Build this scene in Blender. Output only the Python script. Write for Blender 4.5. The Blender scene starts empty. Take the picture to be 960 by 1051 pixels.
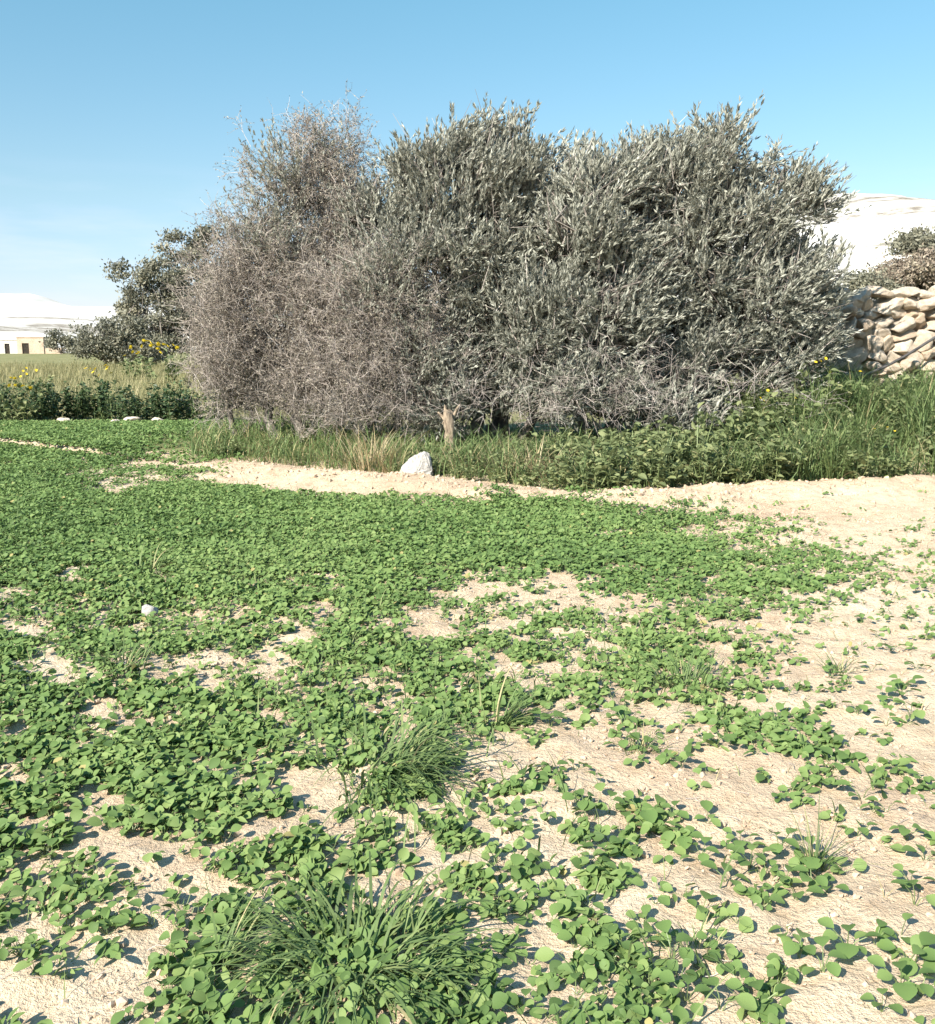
import bpy, math, random
import numpy as np

# ------------------------------------------------------------------ basics
random.seed(7)
RNG = np.random.default_rng(7)
SC = bpy.context.scene
COL = SC.collection
R = math.radians

# camera: photograph is 960 x 1051, focal length about 1000 px, horizon at row 355
F, CX, CY, HOR, CAMZ = 1000.0, 480.0, 525.5, 355.0, 1.55
PITCH = math.atan((CY - HOR) / F)
cam_d = bpy.data.cameras.new('camera')
cam_d.sensor_fit = 'HORIZONTAL'
cam_d.sensor_width = 36.0
cam_d.lens = 36.0 * F / 960.0
cam_d.clip_start = 0.05
cam_d.clip_end = 12000
cam = bpy.data.objects.new('camera', cam_d)
cam.location = (0, 0, CAMZ)
cam.rotation_euler = (math.pi / 2 - PITCH, 0, 0)
COL.objects.link(cam)
SC.camera = cam

# sun: from the left and a little behind the camera
SUN_EL = 38.0
SUN_AZ = math.atan2(-0.64, -0.77)           # direction towards the sun, from +Y
sun_d = bpy.data.lights.new('sun', 'SUN')
sun_d.energy = 4.6
sun_d.angle = R(0.5)
sun_d.color = (1.0, 0.93, 0.83)
sun = bpy.data.objects.new('sun', sun_d)
from mathutils import Vector, Matrix
sdir = Vector((math.sin(SUN_AZ) * math.cos(R(SUN_EL)), math.cos(SUN_AZ) * math.cos(R(SUN_EL)), math.sin(R(SUN_EL))))
sun.rotation_euler = (-sdir).to_track_quat('-Z', 'Y').to_euler()
sun.location = sdir * 50
COL.objects.link(sun)

# sky
W = bpy.data.worlds.new('World')
SC.world = W
W.use_nodes = True
nt = W.node_tree
bg = nt.nodes['Background']
bg.inputs['Strength'].default_value = 0.125
sky = nt.nodes.new('ShaderNodeTexSky')
sky.sky_type = 'NISHITA'
sky.sun_disc = False
sky.sun_elevation = R(SUN_EL)
sky.sun_rotation = SUN_AZ
sky.air_density = 1.0
sky.dust_density = 0.25
sky.ozone_density = 2.0
# thin clouds low over the horizon
tc = nt.nodes.new('ShaderNodeTexCoord')
mp = nt.nodes.new('ShaderNodeMapping')
mp.inputs['Scale'].default_value = (5.0, 5.0, 30.0)
mp.inputs['Location'].default_value = (0.35, 0.0, 0.2)
nz = nt.nodes.new('ShaderNodeTexNoise')
nz.inputs['Scale'].default_value = 1.3
nz.inputs['Detail'].default_value = 5
cr = nt.nodes.new('ShaderNodeValToRGB')
cr.color_ramp.elements[0].position = 0.46
cr.color_ramp.elements[1].position = 0.80
sx = nt.nodes.new('ShaderNodeSeparateXYZ')
mr = nt.nodes.new('ShaderNodeMapRange')       # only within about 9 degrees of the horizon
mr.inputs['From Min'].default_value = 0.17
mr.inputs['From Max'].default_value = 0.05
mul = nt.nodes.new('ShaderNodeMath'); mul.operation = 'MULTIPLY'
mul2 = nt.nodes.new('ShaderNodeMath'); mul2.operation = 'MULTIPLY'; mul2.inputs[1].default_value = 0.85
mx = nt.nodes.new('ShaderNodeMix'); mx.data_type = 'RGBA'
mx.inputs[7].default_value = (2.9, 3.1, 3.9, 1)
gm = nt.nodes.new('ShaderNodeMix'); gm.data_type = 'RGBA'; gm.blend_type = 'MULTIPLY'
gm.inputs[0].default_value = 1.0
gm.inputs[7].default_value = (0.66, 0.93, 0.93, 1)
L = nt.links.new
L(tc.outputs['Generated'], mp.inputs['Vector']); L(mp.outputs['Vector'], nz.inputs['Vector'])
L(nz.outputs['Fac'], cr.inputs['Fac']); L(tc.outputs['Generated'], sx.inputs[0])
L(sx.outputs['Z'], mr.inputs['Value']); L(mr.outputs[0], mul.inputs[0]); L(cr.outputs['Color'], mul.inputs[1])
L(mul.outputs[0], mul2.inputs[0]); L(mul2.outputs[0], mx.inputs[0])
hz = nt.nodes.new('ShaderNodeValToRGB')       # the air near the horizon is dimmer than the model's
hz.color_ramp.elements[0].position = 0.0; hz.color_ramp.elements[0].color = (0.62, 0.42, 0.57, 1)
hz.color_ramp.elements[1].position = 0.42; hz.color_ramp.elements[1].color = (0.62, 0.71, 0.62, 1)
q2_ = hz.color_ramp.elements.new(0.75); q2_.color = (1, 1, 1, 1)
q_ = hz.color_ramp.elements.new(0.14); q_.color = (0.70, 0.53, 0.50, 1)
hm = nt.nodes.new('ShaderNodeMix'); hm.data_type = 'RGBA'; hm.blend_type = 'MULTIPLY'; hm.inputs[0].default_value = 1.0
L(sx.outputs['Z'], hz.inputs['Fac']); L(gm.outputs[2], hm.inputs[6]); L(hz.outputs['Color'], hm.inputs[7])
L(sky.outputs['Color'], gm.inputs[6]); L(hm.outputs[2], mx.inputs[6]); L(mx.outputs[2], bg.inputs['Color'])

SC.view_settings.view_transform = 'Standard'
SC.view_settings.look = 'None'
SC.view_settings.gamma = 1.0
SC.view_settings.use_curve_mapping = False
SC.view_settings.exposure = 1.42
SC.cycles.max_bounces = 6
SC.cycles.diffuse_bounces = 3
SC.cycles.transmission_bounces = 3
SC.cycles.transparent_max_bounces = 4

# ------------------------------------------------------------------ helpers
CP, SP = math.cos(PITCH), math.sin(PITCH)

def ray(px, py):
    u, v = (px - CX) / F, -(py - CY) / F
    return np.array([u, CP + v * SP, -SP + v * CP])

def on_ground(px, py, z=0.0):
    d = ray(px, py)
    return np.array([0, 0, CAMZ]) + d * ((z - CAMZ) / d[2])

def at_depth(px, py, Y):
    d = ray(px, py)
    return np.array([0, 0, CAMZ]) + d * (Y / d[1])

def to_px(x, y, z=0.0):
    dz = z - CAMZ
    fw = y * CP - dz * SP
    fw = np.maximum(fw, 0.05)
    up = y * SP + dz * CP
    return CX + F * x / fw, CY - F * up / fw

def sstep(a, b, x):
    t = np.clip((x - a) / (b - a), 0, 1)
    return t * t * (3 - 2 * t)

def hash2(ix, iy, seed):
    n = (ix.astype(np.int64) * 374761393 + iy.astype(np.int64) * 668265263 + seed * 1442695041) & 0xFFFFFFFF
    n = ((n ^ (n >> 13)) * 1274126177) & 0xFFFFFFFF
    n = (n ^ (n >> 16)) & 0xFFFF
    return n / 65535.0

def vnoise(x, y, seed=0):
    x0, y0 = np.floor(x), np.floor(y)
    fx, fy = x - x0, y - y0
    fx, fy = fx * fx * (3 - 2 * fx), fy * fy * (3 - 2 * fy)
    a, b = hash2(x0, y0, seed), hash2(x0 + 1, y0, seed)
    c, d = hash2(x0, y0 + 1, seed), hash2(x0 + 1, y0 + 1, seed)
    return (a * (1 - fx) + b * fx) * (1 - fy) + (c * (1 - fx) + d * fx) * fy

def fbm(x, y, seed=0, oct=4):
    s, a, t = 0.0, 0.5, 0.0
    for k in range(oct):
        s = s + a * vnoise(x * 2 ** k + 17.3 * k, y * 2 ** k - 9.1 * k, seed + k)
        t += a
        a *= 0.5
    return s / t

def norm(v):
    return v / np.maximum(np.linalg.norm(v, axis=-1, keepdims=True), 1e-9)

def mesh_np(name, V, Fs, mats, tone=None, smooth=False, mat_idx=None):
    """V (n,3); Fs list of (k, c) int arrays"""
    V = np.asarray(V, np.float32)
    me = bpy.data.meshes.new(name)
    Fs = [np.asarray(f, np.int32) for f in Fs if len(f)]
    loops = np.concatenate([f.ravel() for f in Fs])
    counts = np.concatenate([np.full(len(f), f.shape[1], np.int32) for f in Fs])
    starts = np.concatenate([[0], np.cumsum(counts)[:-1]]).astype(np.int32)
    me.vertices.add(len(V)); me.vertices.foreach_set('co', V.ravel())
    me.loops.add(len(loops)); me.loops.foreach_set('vertex_index', loops)
    me.polygons.add(len(counts)); me.polygons.foreach_set('loop_start', starts)
    me.polygons.foreach_set('use_smooth', np.full(len(counts), bool(smooth)))
    if tone is not None:
        at = me.attributes.new('tone', 'FLOAT', 'POINT')
        at.data.foreach_set('value', np.asarray(tone, np.float32))
    for m in (mats if isinstance(mats, (list, tuple)) else [mats]):
        me.materials.append(m)
    if mat_idx is not None:
        me.polygons.foreach_set('material_index', np.asarray(mat_idx, np.int32))
    me.update(calc_edges=True)
    me.validate()
    return me

def link(name, me, parent=None, loc=None, rot=None, scale=None):
    o = bpy.data.objects.new(name, me)
    COL.objects.link(o)
    if parent is not None: o.parent = parent
    if loc is not None: o.location = loc
    if rot is not None: o.rotation_euler = rot
    if scale is not None: o.scale = scale
    return o

def tag(o, label=None, cat=None, group=None, kind=None):
    if label: o['label'] = label
    if cat: o['category'] = cat
    if group: o['group'] = group
    if kind: o['kind'] = kind
    return o

class MB:
    """collects geometry as numpy blocks"""
    def __init__(s):
        s.V, s.F, s.T, s.n = [], {}, [], 0
    def add(s, V, Fs, tone=None):
        V = np.asarray(V, float).reshape(-1, 3)
        for f in Fs:
            f = np.asarray(f)
            if len(f): s.F.setdefault(f.shape[1], []).append(f + s.n)
        s.V.append(V)
        s.T.append(np.full(len(V), 0.5) if tone is None else np.asarray(tone, float) * np.ones(len(V)))
        s.n += len(V)
    def inst(s, TV, TF, pos, X, Y, Z, tone):
        """template copies: columns X,Y,Z (n,3) are the images of the axes"""
        n, m = len(pos), len(TV)
        if n == 0: return
        V = pos[:, None, :] + TV[None, :, 0:1] * X[:, None, :] + TV[None, :, 1:2] * Y[:, None, :] + TV[None, :, 2:3] * Z[:, None, :]
        off = (np.arange(n) * m)[:, None, None]
        s.add(V.reshape(-1, 3), [(np.asarray(f)[None] + off).reshape(-1, np.asarray(f).shape[1]) for f in TF], np.repeat(tone, m))
    def mesh(s, name, mats, smooth=False):
        return mesh_np(name, np.concatenate(s.V), [np.concatenate(f) for f in s.F.values()], mats, np.concatenate(s.T), smooth)
    def build(s, name, mats, parent=None, smooth=False, loc=None):
        return link(name, s.mesh(name, mats, smooth), parent, loc)

def tube(mb, pts, radii, sides=6, tone=0.5, cap=True):
    pts = np.asarray(pts, float); n = len(pts)
    d = norm(np.gradient(pts, axis=0))
    ref = np.array([0.0, 0, 1]) if abs(d[0][2]) < 0.8 else np.array([1.0, 0, 0])
    a = norm(np.cross(d, ref)); b = np.cross(d, a)
    ang = np.linspace(0, 2 * math.pi, sides, endpoint=False)
    r = np.asarray(radii, float)[:, None, None]
    V = pts[:, None, :] + r * (np.cos(ang)[None, :, None] * a[:, None, :] + np.sin(ang)[None, :, None] * b[:, None, :])
    i = np.arange(n - 1)[:, None] * sides; j = np.arange(sides)[None]; k = (np.arange(sides) + 1)[None] % sides
    Q = np.stack([i + j, i + k, i + k + sides, i + j + sides], -1).reshape(-1, 4)
    fs = [Q]
    if cap and sides == 4: fs.append(np.array([[(n - 1) * 4 + q for q in range(4)]]))
    elif cap:
        last = (n - 1) * sides
        fs.append(np.array([[last, last + q, last + q + 1] for q in range(1, sides - 1)]))
    mb.add(V.reshape(-1, 3), fs, tone)

def sticks(mb, A, B, C, r0, r1, tone):
    """many thin three-sided twigs A->B->C (n,3) with radius r0 at A and r1 at C"""
    n = len(A)
    d = norm(C - A)
    ref = np.where(np.abs(d[:, 2:3]) < 0.8, np.array([[0, 0, 1.0]]), np.array([[1.0, 0, 0]]))
    a = norm(np.cross(d, ref)); b = np.cross(d, a)
    rings = []
    for P, r in ((A, r0), (B, (np.asarray(r0) + np.asarray(r1)) / 2), (C, r1)):
        r = np.broadcast_to(np.asarray(r, float).reshape(-1, 1) if np.ndim(r) else np.full((n, 1), r), (n, 1))
        for k in range(3):
            an = k * 2.0944
            rings.append(P + r * (math.cos(an) * a + math.sin(an) * b))
    V = np.stack(rings, 1)
    T = []
    for s in range(2):
        for k in range(3):
            T.append([s * 3 + k, s * 3 + (k + 1) % 3, s * 3 + 3 + (k + 1) % 3, s * 3 + 3 + k])
    T = np.array(T)[None] + (np.arange(n) * 9)[:, None, None]
    mb.add(V.reshape(-1, 3), [T.reshape(-1, 4)], np.repeat(tone, 9))

def leaf_t(prof, fold=0.25, curl=0.15, base=0.0):
    """leaf along +X, length 1, half width given by prof, folded along its midrib"""
    n = len(prof); V = []
    for i, w in enumerate(prof):
        t = i / (n - 1)
        z = -curl * t * t + base
        V += [(t, -w, z + fold * w), (t, 0, z), (t, w, z + fold * w)]
    Fq = []
    for i in range(n - 1):
        for k in (0, 1):
            p = i * 3 + k
            Fq.append([p, p + 3, p + 4, p + 1])
    return np.array(V), [np.array(Fq)]

DIAMOND = (np.array([(0, 0, 0), (0.45, -0.5, 0.12), (1, 0, -0.06), (0.45, 0.5, 0.12)]), [np.array([[0, 1, 2], [0, 2, 3]])])
CLOVER = leaf_t([0.03, 0.30, 0.44, 0.46, 0.36, 0.10], 0.35, 0.12)
CLOVER_LO = (np.array([(0, 0, 0), (0.35, -0.38, .12), (0.8, -0.36, .08), (1, 0, -.06), (0.8, 0.36, .08), (0.35, 0.38, .12), (0.5, 0, 0)]),
             [np.array([[0, 1, 6], [1, 2, 6], [2, 3, 6], [3, 4, 6], [4, 5, 6], [5, 0, 6]])])
OVAL = leaf_t([0.02, 0.20, 0.27, 0.20, 0.02], 0.35, 0.2)

def rand_dirs(n):
    return norm(RNG.normal(size=(n, 3)))

def leaf_frame(d, up, size, width):
    """axes for leaves pointing along d with normals as near to up as possible"""
    d = norm(d)
    y = norm(np.cross(up, d)); z = np.cross(d, y)
    size = np.asarray(size).reshape(-1, 1); width = np.asarray(width).reshape(-1, 1)
    return d * size, y * width, z * width

# ------------------------------------------------------------------ materials
def nmat(name):
    m = bpy.data.materials.new(name); m.use_nodes = True
    t = m.node_tree
    return m, t, t.nodes['Principled BSDF'], t.nodes['Material Output']

def N(t, kind, **kw):
    n = t.nodes.new(kind)
    for k, v in kw.items(): setattr(n, k, v)
    return n

def ramp(t, stops, fac=None):
    r = N(t, 'ShaderNodeValToRGB')
    e = r.color_ramp.elements
    while len(e) > 1: e.remove(e[-1])
    e[0].position = stops[0][0]; e[0].color = (*stops[0][1], 1)
    for p, c in stops[1:]:
        q = e.new(p); q.color = (*c, 1)
    if fac is not None: t.links.new(fac, r.inputs['Fac'])
    return r

def noise(t, scale, detail=4, vec=None, rough=0.55):
    n = N(t, 'ShaderNodeTexNoise')
    n.inputs['Scale'].default_value = scale; n.inputs['Detail'].default_value = detail; n.inputs['Roughness'].default_value = rough
    if vec is not None: t.links.new(vec, n.inputs['Vector'])
    return n

def mix(t, a, b, fac, blend='MIX'):
    m = N(t, 'ShaderNodeMix', data_type='RGBA', blend_type=blend)
    for s, v in ((0, fac), (6, a), (7, b)):
        if hasattr(v, 'is_linked') or hasattr(v, 'links'): t.links.new(v, m.inputs[s])
        elif s == 0: m.inputs[0].default_value = v
        else: m.inputs[s].default_value = (*v, 1)
    return m.outputs[2]

def bump(t, p, h, strength, dist):
    b = N(t, 'ShaderNodeBump')
    b.inputs['Strength'].default_value = strength; b.inputs['Distance'].default_value = dist
    t.links.new(h, b.inputs['Height']); t.links.new(b.outputs[0], p.inputs['Normal'])

def leaf_mat(name, stops, back=None, rough=0.5, trans=0.3, spec=0.4, ncol=None):
    """stops over the per-leaf tone attribute; back = colour of the leaf's underside"""
    m, t, p, out = nmat(name)
    at = N(t, 'ShaderNodeAttribute', attribute_name='tone')
    c = ramp(t, stops, at.outputs['Fac']).outputs['Color']
    g = N(t, 'ShaderNodeNewGeometry')
    if ncol:
        nn = noise(t, ncol[0], 3, g.outputs['Position'])
        f = ramp(t, [(0.42, (0, 0, 0)), (0.62, (1, 1, 1))], nn.outputs['Fac']).outputs['Color']
        c = mix(t, c, ncol[1], f)
    if back: c = mix(t, c, back, g.outputs['Backfacing'])
    t.links.new(c, p.inputs['Base Color'])
    p.inputs['Roughness'].default_value = rough
    p.inputs['Specular IOR Level'].default_value = spec
    if trans:
        tr = N(t, 'ShaderNodeBsdfTranslucent'); ms = N(t, 'ShaderNodeMixShader')
        ms.inputs[0].default_value = trans
        t.links.new(c, tr.inputs['Color']); t.links.new(p.outputs[0], ms.inputs[1]); t.links.new(tr.outputs[0], ms.inputs[2])
        t.links.new(ms.outputs[0], out.inputs['Surface'])
    return m

M = {}
M['crop'] = leaf_mat('crop_leaf', [(0, (0.072, 0.122, 0.038)), (0.5, (0.132, 0.208, 0.062)), (0.93, (0.20, 0.27, 0.09)), (1, (0.34, 0.30, 0.12))], rough=0.6, trans=0.32, spec=0.22)
M['grass'] = leaf_mat('grass_blade', [(0, (0.075, 0.115, 0.042)), (0.6, (0.145, 0.205, 0.075)), (0.92, (0.23, 0.27, 0.11)), (1, (0.40, 0.34, 0.18))], rough=0.6, trans=0.3, spec=0.2)
M['weed'] = leaf_mat('weed_leaf', [(0, (0.09, 0.115, 0.05)), (0.55, (0.185, 0.22, 0.095)), (0.9, (0.28, 0.30, 0.14)), (1, (0.40, 0.36, 0.18))], rough=0.6, trans=0.36, spec=0.25)
M['bean'] = leaf_mat('bean_leaf', [(0, (0.025, 0.048, 0.02)), (0.6, (0.05, 0.085, 0.032)), (1, (0.09, 0.13, 0.05))], rough=0.5, trans=0.2)
M['dry'] = leaf_mat('dry_grass', [(0, (0.22, 0.17, 0.09)), (0.6, (0.40, 0.32, 0.18)), (1, (0.5, 0.43, 0.27))], rough=0.7, trans=0.2)
M['meadow'] = leaf_mat('meadow_grass', [(0, (0.15, 0.145, 0.06)), (0.5, (0.24, 0.22, 0.10)), (1, (0.36, 0.31, 0.17))], rough=0.7, trans=0.2)
M['olive'] = leaf_mat('olive_leaf', [(0, (0.070, 0.074, 0.060)), (0.6, (0.162, 0.166, 0.130)), (1, (0.29, 0.29, 0.235))], back=(0.37, 0.37, 0.305), rough=0.45, trans=0.14, spec=0.4)
M['dead'] = leaf_mat('dead_twigs', [(0, (0.15, 0.125, 0.11)), (0.5, (0.32, 0.275, 0.245)), (1, (0.47, 0.42, 0.37))], rough=0.8, trans=0.0, spec=0.2)
M['deadleaf'] = leaf_mat('dead_leaf', [(0, (0.13, 0.11, 0.09)), (0.6, (0.26, 0.23, 0.185)), (1, (0.38, 0.345, 0.27))], rough=0.8, trans=0.15, spec=0.2)
M['far_leaf'] = leaf_mat('far_tree_leaf', [(0, (0.10, 0.10, 0.07)), (0.6, (0.19, 0.185, 0.13)), (1, (0.29, 0.27, 0.19))], rough=0.6, trans=0.15)
M['brown_leaf'] = leaf_mat('brown_bush_leaf', [(0, (0.13, 0.10, 0.075)), (0.6, (0.24, 0.195, 0.145)), (1, (0.34, 0.29, 0.21))], rough=0.7, trans=0.1)
M['scrub'] = leaf_mat('scrub_leaf', [(0, (0.06, 0.06, 0.045)), (1, (0.17, 0.15, 0.11))], rough=0.8, trans=0.0)
M['yellow'] = leaf_mat('yellow_petal', [(0, (0.75, 0.52, 0.02)), (1, (0.85, 0.68, 0.05))], rough=0.6, trans=0.3)

def bark(name, a, b, scale=14):
    m, t, p, out = nmat(name)
    tcn = N(t, 'ShaderNodeTexCoord'); mpn = N(t, 'ShaderNodeMapping')
    mpn.inputs['Scale'].default_value = (1, 1, 0.25); t.links.new(tcn.outputs['Object'], mpn.inputs['Vector'])
    n = noise(t, scale, 6, mpn.outputs['Vector'], 0.65)
    t.links.new(ramp(t, [(0.35, a), (0.65, b)], n.outputs['Fac']).outputs['Color'], p.inputs['Base Color'])
    p.inputs['Roughness'].default_value = 0.85
    bump(t, p, n.outputs['Fac'], 0.8, 0.02)
    return m
M['bark'] = bark('olive_bark', (0.07, 0.06, 0.05), (0.24, 0.21, 0.175))
M['pale_bark'] = bark('weathered_wood', (0.12, 0.088, 0.06), (0.38, 0.30, 0.21), 26)
M['stem'] = leaf_mat('plant_stem', [(0, (0.07, 0.11, 0.04)), (1, (0.2, 0.24, 0.1))], trans=0)

# soil and far grassland, one sheet
def ground_mat():
    m, t, p, out = nmat('soil')
    g = N(t, 'ShaderNodeNewGeometry')
    pos = g.outputs['Position']
    n1 = noise(t, 0.55, 4, pos); n2 = noise(t, 9, 6, pos, 0.65); n3 = noise(t, 60, 4, pos, 0.7)
    c = ramp(t, [(0.32, (0.43, 0.315, 0.218)), (0.5, (0.535, 0.418, 0.288)), (0.68, (0.60, 0.485, 0.35))], n1.outputs['Fac']).outputs['Color']
    c2 = ramp(t, [(0.30, (0.78, 0.73, 0.68)), (0.5, (1.0, 1.0, 1.0)), (0.72, (1.14, 1.14, 1.13))], n2.outputs['Fac']).outputs['Color']
    c = mix(t, c, c2, 1.0, 'MULTIPLY')
    c3 = ramp(t, [(0.32, (0.66, 0.60, 0.54)), (0.42, (1, 1, 1))], n3.outputs['Fac']).outputs['Color']
    c = mix(t, c, c3, 0.7, 'MULTIPLY')
    # grassland beyond the bean row and under the trees
    at = N(t, 'ShaderNodeAttribute', attribute_name='tone')
    n4 = noise(t, 0.35, 6, pos, 0.7)
    gcol = ramp(t, [(0.35, (0.13, 0.14, 0.055)), (0.55, (0.20, 0.19, 0.09)), (0.7, (0.28, 0.24, 0.13))], n4.outputs['Fac']).outputs['Color']
    n5 = noise(t, 2.2, 4, pos)
    ad = N(t, 'ShaderNodeMath', operation='ADD'); t.links.new(at.outputs['Fac'], ad.inputs[0])
    sb = N(t, 'ShaderNodeMath', operation='MULTIPLY_ADD'); sb.inputs[1].default_value = 0.9; sb.inputs[2].default_value = -0.45
    t.links.new(n5.outputs['Fac'], sb.inputs[0]); t.links.new(sb.outputs[0], ad.inputs[1])
    f = ramp(t, [(0.42, (0, 0, 0)), (0.58, (1, 1, 1))], ad.outputs[0]).outputs['Color']
    c = mix(t, c, gcol, f)
    t.links.new(c, p.inputs['Base Color'])
    p.inputs['Roughness'].default_value = 0.95
    p.inputs['Specular IOR Level'].default_value = 0.1
    ad2 = N(t, 'ShaderNodeMath', operation='MULTIPLY_ADD'); ad2.inputs[1].default_value = 0.7
    t.links.new(n3.outputs['Fac'], ad2.inputs[0]); t.links.new(n2.outputs['Fac'], ad2.inputs[2])
    bump(t, p, ad2.outputs[0], 1.0, 0.028)
    return m
M['soil'] = ground_mat()

def rock_mat(name, stops, scale, bs=0.6, bd=0.03, rnd=0.0):
    m, t, p, out = nmat(name)
    tcn = N(t, 'ShaderNodeTexCoord')
    oi = N(t, 'ShaderNodeObjectInfo')
    av = N(t, 'ShaderNodeVectorMath', operation='ADD'); t.links.new(tcn.outputs['Object'], av.inputs[0]); t.links.new(oi.outputs['Location'], av.inputs[1])
    n = noise(t, scale, 6, av.outputs[0], 0.6); n2 = noise(t, scale * 6, 5, av.outputs[0], 0.7)
    c = ramp(t, stops, n.outputs['Fac']).outputs['Color']
    d = ramp(t, [(0.32, (0.62, 0.58, 0.54)), (0.5, (1, 1, 1))], n2.outputs['Fac']).outputs['Color']
    c = mix(t, c, d, 0.8, 'MULTIPLY')
    if rnd:
        rr = ramp(t, [(0, (0.90, 0.78, 0.68)), (0.2, (1.02, 0.97, 0.90)), (0.5, (0.92, 0.90, 0.86)), (0.75, (1.12, 1.08, 1.02)), (1, (1.05, 0.94, 0.82))], oi.outputs['Random']).outputs['Color']
        c = mix(t, c, rr, rnd, 'MULTIPLY')
    t.links.new(c, p.inputs['Base Color'])
    p.inputs['Roughness'].default_value = 0.9; p.inputs['Specular IOR Level'].default_value = 0.15
    bump(t, p, n2.outputs['Fac'], bs, bd)
    return m
M['stone'] = rock_mat('limestone_rubble', [(0.3, (0.54, 0.45, 0.36)), (0.5, (0.66, 0.58, 0.48)), (0.7, (0.74, 0.68, 0.59))], 3.0, 0.9, 0.05, rnd=1.0)
M['white_stone'] = rock_mat('white_limestone', [(0.3, (0.30, 0.28, 0.25)), (0.6, (0.42, 0.40, 0.37))], 6.0)
M['clod'] = rock_mat('soil_clods', [(0.3, (0.36, 0.265, 0.188)), (0.6, (0.47, 0.36, 0.26))], 3.0, 0.5, 0.01)
M['core'] = rock_mat('wall_fill', [(0.3, (0.30, 0.22, 0.155)), (0.6, (0.45, 0.35, 0.26))], 4.0)

def hill_mat(name, bands):
    m, t, p, out = nmat(name)
    g = N(t, 'ShaderNodeNewGeometry'); pos = g.outputs['Position']
    n1 = noise(t, 0.02, 6, pos, 0.65); n2 = noise(t, 0.12, 5, pos, 0.7)
    c = ramp(t, [(0.3, (0.42, 0.39, 0.34)), (0.55, (0.56, 0.54, 0.49))], n1.outputs['Fac']).outputs['Color']
    s = N(t, 'ShaderNodeSeparateXYZ'); t.links.new(pos, s.inputs[0])
    wob = N(t, 'ShaderNodeMath', operation='MULTIPLY_ADD'); wob.inputs[1].default_value = bands['wob']; 
    t.links.new(n1.outputs['Fac'], wob.inputs[0]); t.links.new(s.outputs['Z'], wob.inputs[2])
    div = N(t, 'ShaderNodeMath', operation='DIVIDE'); div.inputs[1].default_value = bands['h']; t.links.new(wob.outputs[0], div.inputs[0])
    bm = ramp(t, bands['stops'], div.outputs[0]).outputs['Color']
    tn = ramp(t, [(0.35, (0, 0, 0)), (0.6, (1, 1, 1))], n2.outputs['Fac']).outputs['Color']
    f = mix(t, (0, 0, 0), bm, tn)
    c = mix(t, c, (0.15, 0.125, 0.095), f)
    t.links.new(c, p.inputs['Base Color'])
    p.inputs['Roughness'].default_value = 1.0; p.inputs['Specular IOR Level'].default_value = 0.05
    return m
B0, B1 = (0, 0, 0), (1, 1, 1)

# ------------------------------------------------------------------ terrain
RIDGE_PX = [(150, 476), (200, 482), (300, 490), (400, 499), (500, 510), (600, 518), (700, 516), (800, 509), (960, 503), (1150, 500)]
RIDGE = np.array([on_ground(*p)[:2] for p in RIDGE_PX])

def ridge_dist(x, y):
    best = np.full(np.shape(x), 1e9); side = np.zeros(np.shape(x))
    for a, b in zip(RIDGE[:-1], RIDGE[1:]):
        d = b - a; L2 = d @ d
        t = np.clip(((x - a[0]) * d[0] + (y - a[1]) * d[1]) / L2, 0, 1)
        qx, qy = x - a[0] - t * d[0], y - a[1] - t * d[1]
        dd = np.hypot(qx, qy)
        s = d[0] * qy - d[1] * qx
        m = dd < best
        best = np.where(m, dd, best); side = np.where(m, np.sign(s), side)
    return best, side

def H0(x, y):
    """terrain without the small roughness"""
    x = np.asarray(x, float); y = np.asarray(y, float)
    d, s = ridge_dist(x, y)
    h = 0.13 * sstep(-4.4, -2.4, x) * np.exp(-(d / 0.5) ** 2) * (0.4 + 1.0 * fbm(x * 1.7, y * 1.7, 5, 3) + 0.35 * (fbm(x * 8, y * 8, 6, 3) - 0.5))
    h = h + 0.10 * sstep(0.0, 1.5, d) * (s > 0) * sstep(24, 15, y)
    h = h + 0.62 * sstep(10.8, 14.0, y) * sstep(2.2, 5.0, x) * sstep(60, 25, y)
    return h

def H(x, y):
    x = np.asarray(x, float); y = np.asarray(y, float)
    near = sstep(30, 12, y)
    h = H0(x, y) + near * (0.055 * (fbm(x * 1.1, y * 1.1, 11, 3) - 0.5) + 0.050 * (fbm(x * 5.5, y * 5.5, 12, 4) - 0.5))
    return h

def axis(lo, hi, c0, c1, d0, grow):
    mid = list(np.arange(c0, c1, d0)); out = mid[:]
    s, v = d0, c1
    while v < hi:
        out.append(v); s *= grow; v += s
    out.append(hi)
    s, v = d0 * grow, c0 - d0
    pre = []
    while v > lo:
        pre.append(v); s *= grow; v -= s
    pre.append(lo)
    return np.array(pre[::-1] + out)
gx = axis(-4000, 4000, -3.0, 3.2, 0.03, 1.035)
gy = axis(-300, 6000, 1.4, 7.0, 0.03, 1.02)
GX, GY = np.meshgrid(gx, gy)
fine = sstep(24, 7, GY)
GZ = H(GX, GY) + fine * 0.022 * (fbm(GX * 22, GY * 22, 31, 3) - 0.5) * sstep(14, 6, np.abs(GX))
nx, ny = len(gx), len(gy)
ii = (np.arange(ny - 1)[:, None] * nx + np.arange(nx - 1)[None]).ravel()
dR, sR = ridge_dist(GX, GY)
px_l = (GX + 0.0)
grassz = np.maximum(sstep(18.8, 20.0, GY), 0.75 * sstep(0.5, 1.4, dR) * (sR > 0) * (GX > -5.2)) * 1.1
gm_ = mesh_np('ground', np.stack([GX, GY, GZ], -1).reshape(-1, 3), [np.stack([ii, ii + 1, ii + nx + 1, ii + nx], -1)], M['soil'], grassz.ravel(), True)
tag(link('ground', gm_), 'pale sandy field soil running to rough grassland', 'ground', kind='structure')

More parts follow.
